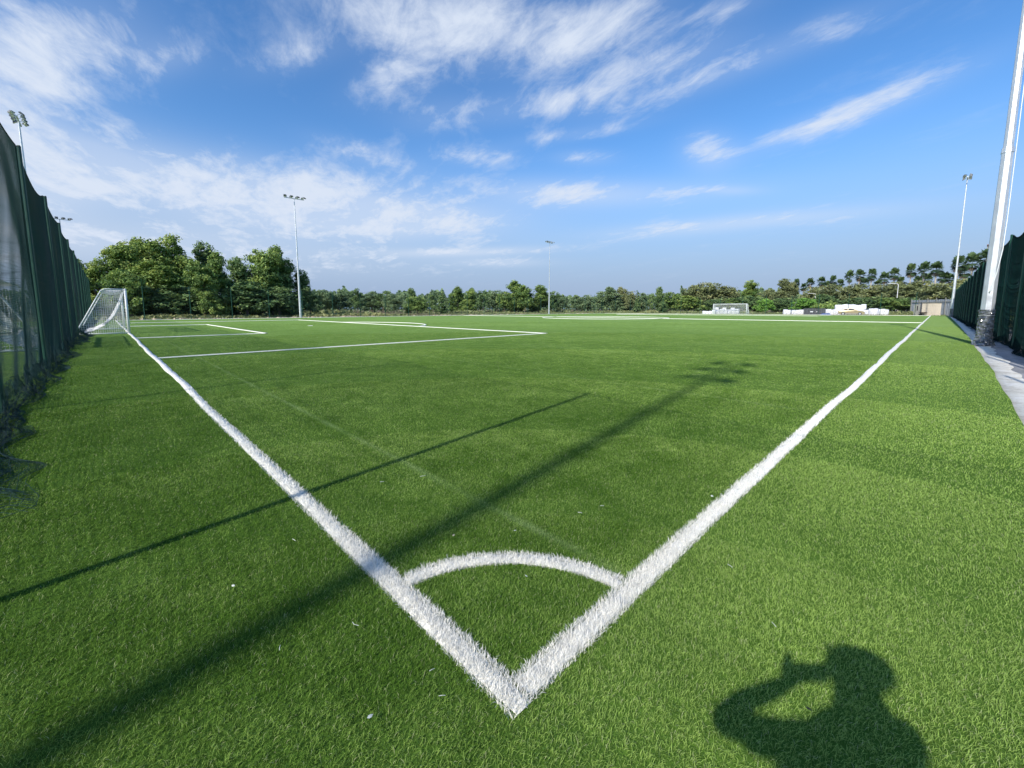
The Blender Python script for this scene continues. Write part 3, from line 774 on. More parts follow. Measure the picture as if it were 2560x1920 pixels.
tm_ = [
 (805, 170, 728, 60, 'round0', 'leaf_far', 'low green tree at the left start of the distant tree line'),
 (845, 175, 727, 70, 'round1', 'leaf_far', 'rounded distant tree, second in the distant line from the left'),
 (894, 130, 723, 36, 'open0', 'leaf_dark', 'upright darker tree standing forward of the distant line'),
 (930, 175, 731, 70, 'round2', 'leaf_far', 'rounded distant tree behind the darker upright one'),
 (958, 170, 730, 36, 'open1', 'leaf_dark', 'small reddish dark tree in the distant line'),
 (985, 165, 738, 50, 'round0', 'leaf_far', 'low rounded distant tree before a dip in the tree line'),
 (1026, 135, 726, 30, 'tall0', 'leaf_dark', 'narrow dark tree rising left of the small conical ones'),
 (1045, 118, 744, 56, 'round1', 'leaf_green', 'leafy shrub-like tree with large bright leaves'),
 (1083, 130, 741, 26, 'open1', 'leaf_dark', 'small loose dark tree beside the conical one'),
 (1106, 122, 732, 30, 'cone0', 'leaf_dark', 'dark conical tree, left of the mid-distance pair'),
 (1145, 150, 722, 42, 'tall1', 'leaf_green', 'left one of a pair of greyish trees in mid distance'),
 (1172, 150, 727, 40, 'tall2', 'leaf_green', 'right one of a pair of greyish trees in mid distance'),
 (1208, 135, 729, 34, 'open0', 'leaf_dark', 'brownish dark tree left of the highest middle crown'),
 (1238, 160, 728, 50, 'round1', 'leaf_far', 'pale green tree left of the highest middle crown'),
 (1262, 150, 733, 44, 'round0', 'leaf_green', 'bushy tree at the left foot of the highest middle crown'),
 (1290, 155, 706, 48, 'tall3', 'leaf_green', 'highest crown of the middle tree line, left of the centre floodlight'),
 (1312, 148, 716, 56, 'round2', 'leaf_green', 'broad green tree right of the highest middle crown'),
 (1345, 150, 719, 50, 'tall0', 'leaf_green', 'broad dark topped tree just left of the centre floodlight'),
 (1378, 150, 731, 40, 'round1', 'leaf_dark', 'dark tree just right of the centre floodlight pole'),
 (1402, 165, 742, 36, 'round0', 'leaf_far', 'low tree sloping down right of the centre floodlight'),
 (1442, 190, 742, 44, 'round2', 'leaf_far', 'small rounded tree between the two middle groups, left one'),
 (1470, 190, 740, 40, 'round1', 'leaf_far', 'small rounded tree between the two middle groups, right one'),
 (1505, 165, 733, 44, 'round0', 'leaf_far', 'rounded tree at the left of the second middle group'),
 (1531, 160, 722, 50, 'tall3', 'leaf_far', 'rounded pale tree topping the second middle group'),
 (1554, 165, 723, 34, 'tall1', 'leaf_brown', 'yellowish tree beside the pale top of the second middle group'),
 (1578, 160, 731, 38, 'round1', 'leaf_brown', 'yellowish round tree left of a thin dark conifer'),
 (1593, 140, 730, 16, 'cone1', 'leaf_dark', 'thin dark conifer in the second middle group'),
 (1609, 165, 736, 36, 'round2', 'leaf_far', 'pale round tree right of the thin dark conifer'),
 (1626, 145, 736, 16, 'open0', 'leaf_dark', 'spindly dark tree with two tufts'),
 (1648, 140, 724, 26, 'tall0', 'leaf_dark', 'dark columnar tree left of a dip in the trees'),
 (1675, 160, 735, 50, 'round0', 'leaf_green', 'rounded green tree right of the dark columnar one'),
 (1698, 175, 742, 40, 'round1', 'leaf_far', 'low tree left of the big dome-shaped group'),
]
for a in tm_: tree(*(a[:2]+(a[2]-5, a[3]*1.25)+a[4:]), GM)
GR = 'broad trees behind the far goal and sacks'
tr_ = [
 (1735, 165, 712, 70, 'round0', 'leaf_brown', 'left shoulder of the big dome-shaped group, an olive tree'),
 (1772, 165, 704, 80, 'round1', 'leaf_brown', 'topmost olive tree of the big dome-shaped group'),
 (1815, 165, 713, 76, 'round2', 'leaf_brown', 'right shoulder of the big dome-shaped group, an olive tree'),
 (1722, 150, 738, 76, 'round2', 'leaf_warm', 'lower olive tree left of the far goal'),
 (1790, 150, 746, 70, 'round1', 'leaf_dark', 'dark lower tree directly behind the far goal'),
 (1835, 150, 745, 60, 'round0', 'leaf_green', 'lower green tree behind the right post of the far goal'),
 (1881, 160, 702, 52, 'tall2', 'leaf_warm', 'tall single olive tree right of the far goal'),
 (1878, 148, 738, 70, 'round1', 'leaf_dark', 'low dark tree at the foot of the single olive tree'),
 (1918, 175, 724, 50, 'round0', 'leaf_brown', 'low brownish tree between the single olive tree and the first palm'),
 (1912, 140, 746, 44, 'round2', 'bright', 'fresh green bush right of the far goal'),
 (1950, 180, 700, 54, 'tall0', 'leaf_brown', 'brownish tall tree at the left end of the palm row'),
 (1972, 180, 706, 40, 'tall3', 'leaf_brown', 'brownish tree right beside the first palm'),
 (1952, 150, 744, 70, 'round1', 'leaf_dark', 'dark bush behind the left sack row'),
 (2010, 136, 745, 56, 'round0', 'bright', 'bright green bush behind the dark grey containers'),
 (2060, 145, 735, 70, 'round2', 'leaf_dark', 'dark spreading tree right of the bright bush'),
 (2072, 132, 752, 60, 'shrub0', 'leaf_green', 'low green bush left of the car'),
 (2155, 140, 742, 110, 'round1', 'leaf_dark', 'dark hedge-like tree above the car'),
 (2215, 140, 745, 90, 'round0', 'leaf_green', 'dark green bush behind the right sack row'),
 (2262, 142, 744, 90, 'round2', 'leaf_dark', 'climber-covered hedge left of the beige hut'),
 (2030, 200, 722, 60, 'round1', 'leaf_brown', 'brownish tree under the left palms'),
 (2080, 195, 718, 70, 'round0', 'leaf_brown', 'brownish tree under the palms left of the car'),
 (2130, 190, 716, 70, 'round2', 'leaf_brown', 'brownish tree under the palms above the car'),
 (2180, 185, 716, 70, 'round1', 'leaf_brown', 'brownish tree under the palms right of the car'),
 (2235, 180, 712, 80, 'round0', 'leaf_brown', 'brownish tree under the palms left of the hut'),
 (2290, 175, 708, 90, 'round2', 'leaf_brown', 'brownish tree under the palms above the hut'),
 (2345, 165, 706, 90, 'round1', 'leaf_brown', 'brownish tree behind the hut beside the far right pole'),
 (2400, 155, 704, 90, 'round0', 'leaf_brown', 'brownish tree under the right palms behind the fence'),
]
for a in tr_: tree(*((a[0], a[1], a[2]-(7 if 'under the' in a[6] or 'above the hut' in a[6] else 0), a[3]*1.2)+a[4:]), GR)
# distant wood: one mass nobody could count
def wood():
    g = np.random.default_rng(77); Vs = []; ts = []
    for (p0, p1, D, hpx) in [(770, 1240, 215, 723), (1240, 1760, 230, 738), (1700, 2460, 240, 718), (60, 420, 130, 735), (-120, 120, 120, 715)]:
        n = 16000 if D > 200 else 7000
        px = g.uniform(p0, p1, n); Dd = D+g.uniform(-14, 18, n)
        a = YAW-np.arctan((px-CX)/F_PX*math.cos(PITCH)); zf = Dd*np.cos(a-YAW)
        top = 1.34+(772.4-hpx)/F_PX*zf; top = top*(.82+.16*smoothn(px, .05, 3)*.6+.14*smoothn(px, .16, 4)*.6)
        z = top*g.uniform(0, 1, n)**.6
        P = np.stack([CAM[0]+Dd*np.cos(a), CAM[1]+Dd*np.sin(a), z], 1)
        nr = g.normal(size=(n, 3)); nr /= np.linalg.norm(nr, axis=1, keepdims=True)
        u = np.cross(nr, g.normal(size=(n, 3))); u /= np.linalg.norm(u, axis=1, keepdims=True); w = np.cross(nr, u); s = g.uniform(.3, .75, n)[:, None]
        Vs.append(np.stack([P-w*s, P+u*s*.7, P+w*s, P-u*s*.7], 1).reshape(-1, 3)); ts.append(np.repeat(np.clip(.45+.2*smoothn(px, .2, 8)+.1*g.normal(size=n), 0, 1), 4))
    V = np.concatenate(Vs); F = np.arange(len(V)).reshape(-1, 4)
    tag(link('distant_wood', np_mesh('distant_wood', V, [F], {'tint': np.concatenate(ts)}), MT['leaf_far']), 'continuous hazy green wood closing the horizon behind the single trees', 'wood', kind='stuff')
wood()
# weeds and low scrub on the rough ground
def weeds():
    g = np.random.default_rng(5); Vs = []; ts = []
    def strip(xs, ys, n, h0, h1, dens=None):
        x = g.uniform(*xs, n); y = g.uniform(*ys, n)
        patch = smoothn(x, .16, 21)+smoothn(y*1.3+x*.2, .2, 22)+.5*smoothn(x, .7, 23)
        keep = patch > -.55; x, y, patch = x[keep], y[keep], patch[keep]; n = len(x)
        h = g.uniform(h0, h1, n)*np.clip(.6+.35*patch, .35, 1.6); a = g.uniform(0, 6.28, n); w = h*g.uniform(.25, .6, n)
        P = np.stack([x, y, np.full(n, -.1)], 1); u = np.stack([np.cos(a), np.sin(a), a*0], 1)*w[:, None]
        T = P+np.stack([g.normal(size=n)*h*.35, g.normal(size=n)*h*.35, h], 1); Mi = (P+T)/2+np.stack([a*0, a*0, h*.12], 1)
        Vs.append(np.stack([P, Mi+u, T, Mi-u], 1).reshape(-1, 3)); ts.append(np.repeat(np.clip(.4+.2*patch+.15*g.normal(size=n), 0, 1), 4))
    strip((-6, 118), (72.6, 76), 9000, .05, .22); strip((-8, 120), (76, 92), 30000, .12, .55)
    strip((113.5, 122), (-2, 73), 9000, .06, .3); strip((122, 150), (-6, 92), 26000, .2, .8); strip((-6, 122), (92, 120), 14000, .4, 1.3)
    V = np.concatenate(Vs); F = np.arange(len(V)).reshape(-1, 4)
    tag(link('weeds', np_mesh('weeds', V, [F], {'tint': np.concatenate(ts)}), MT['leaf_brown']), 'low weeds and scrub on the rough ground beyond the fences', 'weeds', kind='stuff')
weeds()
def rubble():
    g = np.random.default_rng(15); mb = MB()
    base = [(-1, -1, -.4), (1, -1, -.3), (1, 1, -.4), (-1, 1, -.3), (-.7, -.6, .5), (.6, -.7, .6), (.7, .6, .5), (-.6, .7, .7)]
    fc = [(0, 3, 2, 1), (4, 5, 6, 7), (0, 1, 5, 4), (1, 2, 6, 5), (2, 3, 7, 6), (3, 0, 4, 7)]
    sp = []
    for x0 in (5, 9, 12, 20.5, 25, 30.5, 31.5, 33, 36, 46, 52, 55, 60, 63, 67, 71, 74, 78, 82, 96, 104):
        for k in range(int(g.integers(6, 22))): sp.append((x0+g.normal()*1.4, 72.9+abs(g.normal())*1.2, g.uniform(.07, .34)))
    for y0 in (6, 16, 22, 24, 30, 45, 52, 60):
        for k in range(int(g.integers(4, 12))): sp.append((112.9+abs(g.normal())*.9, y0+g.normal()*1.4, g.uniform(.05, .22)))
    for x, y, s in sp:
        rz = Matrix.Rotation(g.uniform(0, 6.28), 3, 'Z'); k = Vector((s*g.uniform(.7, 1.6), s*g.uniform(.7, 1.4), s*g.uniform(.5, 1)))
        mb.add([rz @ Vector((a[0]*k.x*g.uniform(.8, 1.2), a[1]*k.y, a[2]*k.z)) + Vector((x, y, -.06)) for a in base], fc)
    tag(mb.build('rubble', MT['rock']), 'pale broken stones and earth strewn along the far edge of the turf', 'rubble', kind='stuff')
rubble()
# sandy strip between turf and scrub
def strip_mat():
    m, nt, b = mat('sandy_earth', rough=.95, spec=.1)
    n = noise(nt, pos(nt), .5, 6, .7, .5)
    nt.links.new(ramp(nt, n, [(.36, (.10, .11, .045)), (.5, (.26, .21, .13)), (.62, (.44, .37, .26))]), b.inputs['Base Color']); return m
sm_ = strip_mat()
sheet('earth_strip', [(-60, 70.9), (111.0, 70.9), (111.0, 76.2), (-60, 76.2)], -.05, sm_)
sheet('path', [(111.0, -4.2), (116.5, -4.2), (116.5, 76.2), (111.0, 76.2)], -.045, sm_)

# palms
def palm_meshes(seed):
    g = random.Random(seed); V = []; F = []; ti = []
    def fan(org, az, el, pl, R0, nseg, tint, dead=False):
        d = Vector((math.cos(az)*math.cos(el), math.sin(az)*math.cos(el), math.sin(el)))
        side = Vector((-math.sin(az), math.cos(az), 0)); nrm = side.cross(d)
        hub = org+d*pl
        o = len(V); w = side*.03
        V.extend([org-w, org+w, hub+w, hub-w]); F.append((o, o+1, o+2, o+3)); ti.extend([tint]*4)
        for k in range(nseg):
            t = (k/(nseg-1)-.5)*R(175); dd = d*math.cos(t)+side*math.sin(t)
            pr = dd.cross(nrm)*(R0*.10)
            midp = hub+dd*R0*.55-Vector((0, 0, R0*.04)); tip = hub+dd*R0*g.uniform(.85, 1.05)-Vector((0, 0, R0*(.28 if not dead else .5)))
            o = len(V); V.extend([hub, midp+pr, tip, midp-pr]); F.append((o, o+1, o+2, o+3)); q = min(1, max(0, tint+g.uniform(-.12, .12))); ti.extend([q]*4)
    H = 13.0
    for k in range(32):
        el = R(g.uniform(-42, 82)); fan(Vector((0, 0, H+.1)), k*2.4+g.uniform(-.2, .2), el, g.uniform(.5, 1.15), g.uniform(1.0, 1.35), 10, .15+.5*max(0, math.sin(el)))
    V = [Vector((v.x, v.y, H+.35+(v.z-H)*1.55)) for v in V]
    me = np_mesh('palm_crown', [tuple(v) for v in V], [np.array(F)], {'tint': ti}); me.materials.append(MT['palm'])
    V2, F2, t2 = V, F, ti; V = []; F = []; ti = []
    def fan2(*a): pass
    Vd, Fd, td = [], [], []
    for k in range(9):
        az = k*2.4; el = R(g.uniform(-80, -45)); d = Vector((math.cos(az)*math.cos(el), math.sin(az)*math.cos(el), math.sin(el))); side = Vector((-math.sin(az), math.cos(az), 0))
        org = Vector((0, 0, H-.1)); hub = org+d*g.uniform(.5, .9)
        for q in range(6):
            t = (q/5-.5)*R(110); dd = d*math.cos(t)+side*math.sin(t); pr = side*.10
            o = len(Vd); Vd.extend([hub, hub+dd*.5+pr, hub+dd*g.uniform(.8, 1.0)-Vector((0, 0, .3)), hub+dd*.5-pr]); Fd.append((o, o+1, o+2, o+3)); td.extend([g.uniform(.2, .9)]*4)
    md = np_mesh('palm_skirt', [tuple(v) for v in Vd], [np.array(Fd)], {'tint': td}); md.materials.append(MT['dead'])
    mb = MB(); mb.tube([(0, 0, -.1), (.05, 0, .8), (.1, .05, 5), (.05, .05, 10), (0, 0, H+.1)], [.38, .26, .21, .18, .17], 8)
    mt = bpy.data.meshes.new('palm_trunk'); mt.from_pydata(mb.v, [], mb.f); mt.update(); mt.materials.append(MT['palmbark'])
    return me, md, mt
PM = [palm_meshes(900+k) for k in range(3)]
palms = [(1987, 706, 235), (2021, 705, 228), (2049, 701, 220), (2077, 699, 212), (2117, 688, 205), (2142, 685, 200), (2172, 684, 196), (2204, 692, 196), (2228, 682, 190), (2268, 673, 182), (2300, 670, 178), (2330, 668, 174), (2383, 656, 162), (2418, 650, 156), (2452, 641, 150),
         (2095, 707, 226), (2155, 705, 216), (2190, 708, 214), (2245, 702, 206), (2312, 696, 196), (2350, 691, 190), (2005, 716, 245), (2063, 712, 240), (2288, 700, 204), (2400, 676, 178), (2365, 694, 190)]
front = sorted([p for p in palms[:15]], key=lambda p: p[0]); back = palms[15:]
ordn = ['first', 'second', 'third', 'fourth', 'fifth', 'sixth', 'seventh', 'eighth', 'ninth', 'tenth', 'eleventh', 'twelfth', 'thirteenth', 'fourteenth', 'fifteenth']
for k, (px, top, D) in enumerate(palms):
    x, y = place(px, D); H = height_at(px, D, top)
    if k < 15:
        i0 = front.index((px, top, D)); lab = 'tall fan palm in the front palm row, %s from the left' % ordn[i0] if i0 < 12 else ['fan palm left of the far right floodlight pole top palms', 'fan palm over the right fence, middle of three', 'fan palm over the right fence, nearest the thick pole'][i0-12]
        if i0 == 12: lab = 'fan palm just beside the far right floodlight pole'
        gr = 'tall fan palms in the front row'
    else:
        lab = 'shorter fan palm in the back row behind the tall palms'; gr = 'shorter fan palms of the back row'
    e = empty('palm_tree', (x, y, -.1), random.uniform(0, 6.28), lab, 'palm tree', gr)
    a, b, c = PM[k % 3]; s = (H+.1)/14.6; q = (1.0 if k < 15 else 1.08)*random.uniform(.9, 1.12)*s; e.scale = (q, q, s)
    link('crown', a, None, e); link('dead_fronds', b, None, e); link('trunk', c, None, e)
# shrubs behind the right fence
for k, (x, y, s) in enumerate([(19, -6.5, 1.1), (26, -5.6, 1.0), (34, -6.2, 1.2), (43, -5.8, 1.1), (24, -9, 1.5)]):
    lab = ['dark shrub behind the right fence at the photo edge', 'dark shrub behind the right fence beside the thick pole', 'dark shrub behind the right fence past the thick pole', 'dark shrub far along behind the right fence', 'large dark shrub farthest behind the right fence'][k]
    e = empty('shrub', (x, y, -.1), k, lab, 'shrub', 'shrubs behind the right fence'); e.scale = (s, s, s*1.3)
    link('foliage', mesh_for('shrub%d' % (k % 2), 'leaf_dark'), None, e); link('stem', PROTO['shrub0'][1], None, e)
# concrete blocks beyond the right fence
for k, (x, y, rz, s) in enumerate([(20.2, -3.6, .3, .5), (27.5, -4.4, 1.0, .4)]):
    o = MB().box(-s*.6, s*.6, -s*.4, s*.4, -.03, s*.55).build('concrete_block', MT['kerb']); bevel(o, .03)
    o.location = (x, y, -.02); o.rotation_euler = (.1, .05, rz); tag(o, ['pale concrete block behind the net at the right edge', 'smaller concrete block behind the right fence'][k], 'concrete block', 'blocks behind the right fence')

# ------------------------------------------------------------------ sacks
def sack_mesh(seed):
    import bmesh
    bm = bmesh.new(); bmesh.ops.create_cube(bm, size=1.0); bmesh.ops.subdivide_edges(bm, edges=bm.edges, cuts=4, use_grid_fill=True)
    g = np.random.default_rng(seed); ph = g.uniform(0, 6, 6)
    for v in bm.verts:
        c = v.co; r = Vector((c.x, c.y, c.z)); bulge = 1+.12*(1-(2*c.z)**2)
        k = 1-.16*(abs(2*c.x)*abs(2*c.y))**3
        v.co = Vector((r.x*bulge*k, r.y*bulge*k, r.z*(1-.12*(abs(2*c.x)*abs(2*c.y))**2)))
        v.co += Vector((math.sin(c.z*9+ph[0]+c.y*5), math.sin(c.z*8+ph[1]+c.x*6), math.sin(c.x*8+ph[2])*math.cos(c.y*7+ph[3])))*.035+Vector(g.normal(size=3)*.012)
        v.co.z += .5
    for sx in (-1, 1):
        for sy in (-1, 1):   # corner lifting ears
            p = Vector((sx*.42, sy*.42, .93)); q = [p+Vector((-.05, 0, 0)), p+Vector((.05, 0, 0)), p+Vector((.06, 0, .16)), p+Vector((-.04, 0, .16))]
            bm.faces.new([bm.verts.new(a) for a in q])
    me = bpy.data.meshes.new('sack'); bm.to_mesh(me); bm.free(); me.materials.append(MT['bag'])
    me.polygons.foreach_set('use_smooth', np.ones(len(me.polygons), bool)); return me
SM = [sack_mesh(k) for k in range(4)]
def sack(px, D, z, s, label, group, w=1.0):
    x, y = place(px, D); o = link('bulk_sack', random.choice(SM), None); o.location = (x, y, z-.06)
    o.rotation_euler = (random.uniform(-.06, .06), random.uniform(-.06, .06), R(8)+random.uniform(-.45, .45)); o.scale = (.86*w, .86*w*random.uniform(.9, 1.06), s*random.uniform(.86, 1.06)); tag(o, label, 'sack', group)
for px in np.arange(1786, 1850, 9.6): sack(px, 118.5-(px-1756)*.03, 0, 1.25, 'full white bulk sack in the heap directly behind the far goal', 'white sacks behind the far goal')
for px in (1686, 1694, 1702): pass
for px in np.arange(1761, 1780, 8.0): sack(px, 120, 0, .78, 'small slumped white sack trailing left of the far goal', 'slumped sacks left of the far goal')
for px in (1792, 1811, 1832): sack(px, 120, 1.05, .62, 'small white sack lying on top of the heap behind the far goal', 'sacks on top of the heap')
for px in np.arange(1964, 2017, 8.2): sack(px, 118, 0, 1.15, 'white bulk sack in the row left of the dark grey containers', 'white sacks left of the containers')
for px in np.arange(2064, 2100, 8.5): sack(px, 118, 0, 1.2, 'white bulk sack between the containers and the car', 'white sacks between containers and car')
for px in np.arange(2094, 2178, 9.3): sack(px, 121, 0, 1.25, 'white bulk sack in the lower tier of the high stack behind the car', 'white sacks behind the car')
for px in np.arange(2094, 2162, 9.3): sack(px, 121.3, 1.15, 1.1, 'white bulk sack in the upper tier of the high stack behind the car', 'upper white sacks behind the car')
for px in np.arange(2180, 2222, 8.8): sack(px, 118, 0, 1.35, 'white bulk sack at the right end of the stack, right of the car', 'white sacks right of the car')

# ------------------------------------------------------------------ dark grey containers
MT['dgrey'] = noisy('dark_grey_sheet', (.055, .06, .068), .6, .2, 3)
MT['blue'] = noisy('blue_tarpaulin', (.03, .07, .20), .6, .2, 3)
MT['black'] = noisy('black_rubber', (.015, .015, .016), .8, .2, 8)
MT['beige'] = noisy('beige_panel', (.50, .44, .34), .8, .08, 1.2)
MT['hutside'] = noisy('grey_panel', (.24, .24, .21), .8, .12, 2)
MT['sheetm'] = noisy('weathered_sheet_metal', (.30, .33, .35), .6, .2, 1.5, metal=.2)
for k, (px, w) in enumerate([(2026.5, 2.3), (2047.5, 2.3)]):
    x, y = place(px, 116); e = empty('site_container', (x, y, 0), R(5), ['dark grey container with white marks, left one of the pair', 'dark grey container, right one of the pair next to the sacks'][k], 'container', 'dark grey containers')
    bevel(MB().box(-.8, .8, -w/2, w/2, -.04, 1.35).build('body', MT['dgrey'], e), .03)
    MB().box(-.86, .86, -w/2-.05, w/2+.05, 1.351, 1.41).build('lid', MT['dgrey'], e)
    mb = MB()
    for q in range(5): mb.box(-.815, -.802, -w/2+.15+q*(w-.3)/4-.02, -w/2+.15+q*(w-.3)/4+.02, .05, 1.3)
    mb.build('rib', MT['galvdark'], e)
    MB().box(-.832, -.82, -.55 if k == 0 else .2, -.05 if k == 0 else .6, .55, .72).build('panel_mark', MT['white'], e)
x, y = place(2066, 114.5)
o = MB().add([(-.3, -1.0, 0), (.4, -1.1, 0), (.35, 1.1, 0), (-.3, 1.0, 0), (-.1, -.6, .42), (.2, -.2, .38), (.15, .7, .30), (-.12, .5, .36)], [(0, 3, 2, 1), (4, 5, 6, 7), (0, 1, 5, 4), (1, 2, 6, 5), (2, 3, 7, 6), (3, 0, 4, 7)]).build('tarpaulin', MT['blue'])
o.location = (x, y, -.04); tag(o, 'folded blue tarpaulin lying before the sacks left of the car', 'tarpaulin')

# ------------------------------------------------------------------ car
def car():
    x, y = place(2130, 114.6)
    e = empty('parked_car', (x, y, -.045), R(-90+5), 'champagne coloured hatchback car parked side-on before the white sacks', 'car')
    # local: +x forward
    P = mat('car_paint', (.34, .28, .16), .35, .35, .6)[0]; P2 = noisy('car_lower_paint', (.30, .28, .24), .4, .1, 5, metal=.3)
    G = mat('car_glass', (.02, .025, .03), .08, 0, .8)[0]; RB = MT['black']; RM = noisy('alloy_rim', (.6, .6, .6), .3, .1, 9, metal=.6)
    hood = [(-2.15, .50), (-2.18, .72), (-2.05, .92), (-1.75, 1.0), (-1.05, 1.33), (-.7, 1.40), (-.1, 1.42), (.30, 1.36), (.98, .96), (1.5, .88), (1.98, .74), (2.12, .60), (2.12, .42)]
    low = [(2.05, .24), (1.72, .22), (1.62, .46), (1.36, .60), (1.08, .46), (.98, .22), (-.98, .22), (-1.08, .46), (-1.36, .60), (-1.62, .46), (-1.72, .24), (-2.1, .3)]
    prof = hood+low; v = []; n = len(prof); secs = [(-.84, .90), (-.80, 1.0), (0, 1.02), (.80, 1.0), (.84, .90)]
    for yy, k in secs:
        for (a, b) in prof:
            tum = .80 if b > 1.0 else 1.0; t2 = 1-.22*max(0, (b-.95)/.45)
            v.append((a*(.985 if k < 1 else 1), yy*t2, b if k >= 1 else .02+b*.985))
    f = []
    for s in range(len(secs)-1):
        for i in range(n): j = (i+1) % n; f.append((s*n+i, s*n+j, (s+1)*n+j, (s+1)*n+i))
    f.append(tuple(range(n))); f.append(tuple(range(4*n+n-1, 4*n-1, -1)))
    MB().add(v, f).build('body', P, e, False)
    for s in (-1, 1):
        def wy(z): return s*(.846*(1-.22*max(0, (z-.95)/.45))+.006)
        for (q) in ([(-1.5, 1.02), (-1.0, 1.28), (-.62, 1.34), (-.62, .98)], [(-.56, .98), (-.56, 1.35), (-.1, 1.36), (.26, 1.31), (.80, .97)]):
            MB().add([(a, wy(b), b) for a, b in q], [tuple(range(len(q)))]).build('window', G, e)
        MB().box(-2.02, 2.02, s*.842-.008, s*.842+.008, .26, .40).build('sill_trim', P2, e) if False else MB().box(-.95, .95, s*.85-.012, s*.85+.012, .26, .42).build('sill_trim', P2, e)
        MB().box(.62, .80, s*.86, s*1.0, .96, 1.07).build('mirror', P, e) if s else None
        MB().box(2.02, 2.13, s*.62-.16, s*.62+.16, .56, .68).build('headlight', MT['lens'], e)
        MB().box(-2.19, -2.10, s*.66-.14, s*.66+.14, .66, .84).build('tail_light', noisy('red_lens', (.35, .02, .02), .3, .1), e)
        MB().box(-.59, -.57, s*.857-.004, s*.857+.004, .42, .95).build('door_seam', RB, e)
        for wx in (-1.35, 1.35):
            w = empty('wheel', (wx, s*.76, .31)); w.parent = e
            mb = MB(); pts = [(0, -.10, 0), (0, -.08, 0), (0, .08, 0), (0, .10, 0)]; mb.tube(pts, [.27, .31, .31, .27], 20); mb.build('tyre', RB, w)
            mb = MB(); mb.tube([(0, s*.101, 0), (0, s*.115, 0)], [.20, .18], 16); mb.build('rim', RM, w)
    MB().add([(.34, -.62, 1.35), (.34, .62, 1.35), (.96, .76, .985), (.96, -.76, .985)], [(0, 1, 2, 3)]).build('windscreen', G, e).location.z += .012
    MB().add([(-1.08, -.62, 1.335), (-1.08, .62, 1.335), (-1.7, .76, 1.03), (-1.7, -.76, 1.03)], [(3, 2, 1, 0)]).build('rear_window', G, e).location.z += .014
    MB().box(2.06, 2.17, -.78, .78, .28, .50).build('front_bumper', P2, e); MB().box(-2.24, -2.12, -.78, .78, .30, .52).build('rear_bumper', P2, e)
car()

# ------------------------------------------------------------------ beige hut, sheet-metal fence, buildings, street lamps
def hut():
    x, y = place(2328, 117); e = empty('site_hut', (x, y, 0), R(0), 'beige cabin with a grey side panel beyond the far end of the touchline', 'cabin')
    bevel(MB().box(-1.1, 1.1, -1.35, 1.25, -.05, 2.35).build('front_wall', MT['beige'], e), .02)
    MB().box(-1.2, 1.2, -1.4, 1.3, 2.352, 2.41).build('roof', MT['hutside'], e)
    MB().box(-1.0, .9, 1.5, 2.35, -.05, 2.1).build('side_panel', MT['hutside'], e)
    MB().box(-1.012, -.999, 1.8, 1.97, .9, 1.8).build('slot_window', MT['black'], e)
    MB().box(-1.02, -.6, 1.27, 1.48, -.05, 2.6).build('corner_post', MT['dgrey'], e)
hut()
x, y = place(2309, 115); e = empty('wheelbarrow', (x, y, 0), R(20), 'small dark wheelbarrow leaning at the foot of the beige cabin', 'wheelbarrow')
MB().add([(-.4, -.3, .35), (.5, -.3, .35), (.5, .3, .35), (-.4, .3, .35), (-.6, -.4, .62), (.7, -.4, .62), (.7, .4, .62), (-.6, .4, .62)], [(0, 3, 2, 1), (0, 1, 5, 4), (1, 2, 6, 5), (2, 3, 7, 6), (3, 0, 4, 7)]).build('tray', MT['bark'], e)
MB().tube([(.75, -.05, .2), (.75, .05, .2)], .2, 14).build('wheel', MT['black'], e)
for s in (-1, 1): MB().tube([(.75, s*.1, .2), (-.5, s*.3, .33), (-1.1, s*.32, .55)], .02, 6).build('handle', MT['galvdark'], e)
# sheet metal fence behind the hut
e = empty('sheet_metal_fence', (0, 0, 0), 0, 'weathered grey sheet-metal fence behind the beige cabin', 'fence')
P0 = np.array(place(2278, 131)); P1 = np.array(place(2425, 118)); dd = P1-P0; Lf = np.linalg.norm(dd); dd /= Lf; ang = math.atan2(dd[1], dd[0])
e.location = (P0[0], P0[1], 0); e.rotation_euler = (0, 0, ang)
v = []; f = []; nn = int(Lf/.12)
for k in range(nn):
    for z in (-.1, 3.15): v.append((k*.12, .05*((k//2) % 2), z+.02*math.sin(k*.2)))
for k in range(nn-1): f.append((2*k, 2*k+2, 2*k+3, 2*k+1))
MB().add(v, f).build('sheet_panel', MT['sheetm'], e)
for k in range(int(Lf/2.4)+1):
    MB().box(k*2.4-.06, k*2.4+.06, -.14, -.04, -.1, 3.5).build('post', MT['hutside'], e)
MB().box(0, Lf, -.12, -.06, 2.6, 2.72).build('rail', MT['hutside'], e)
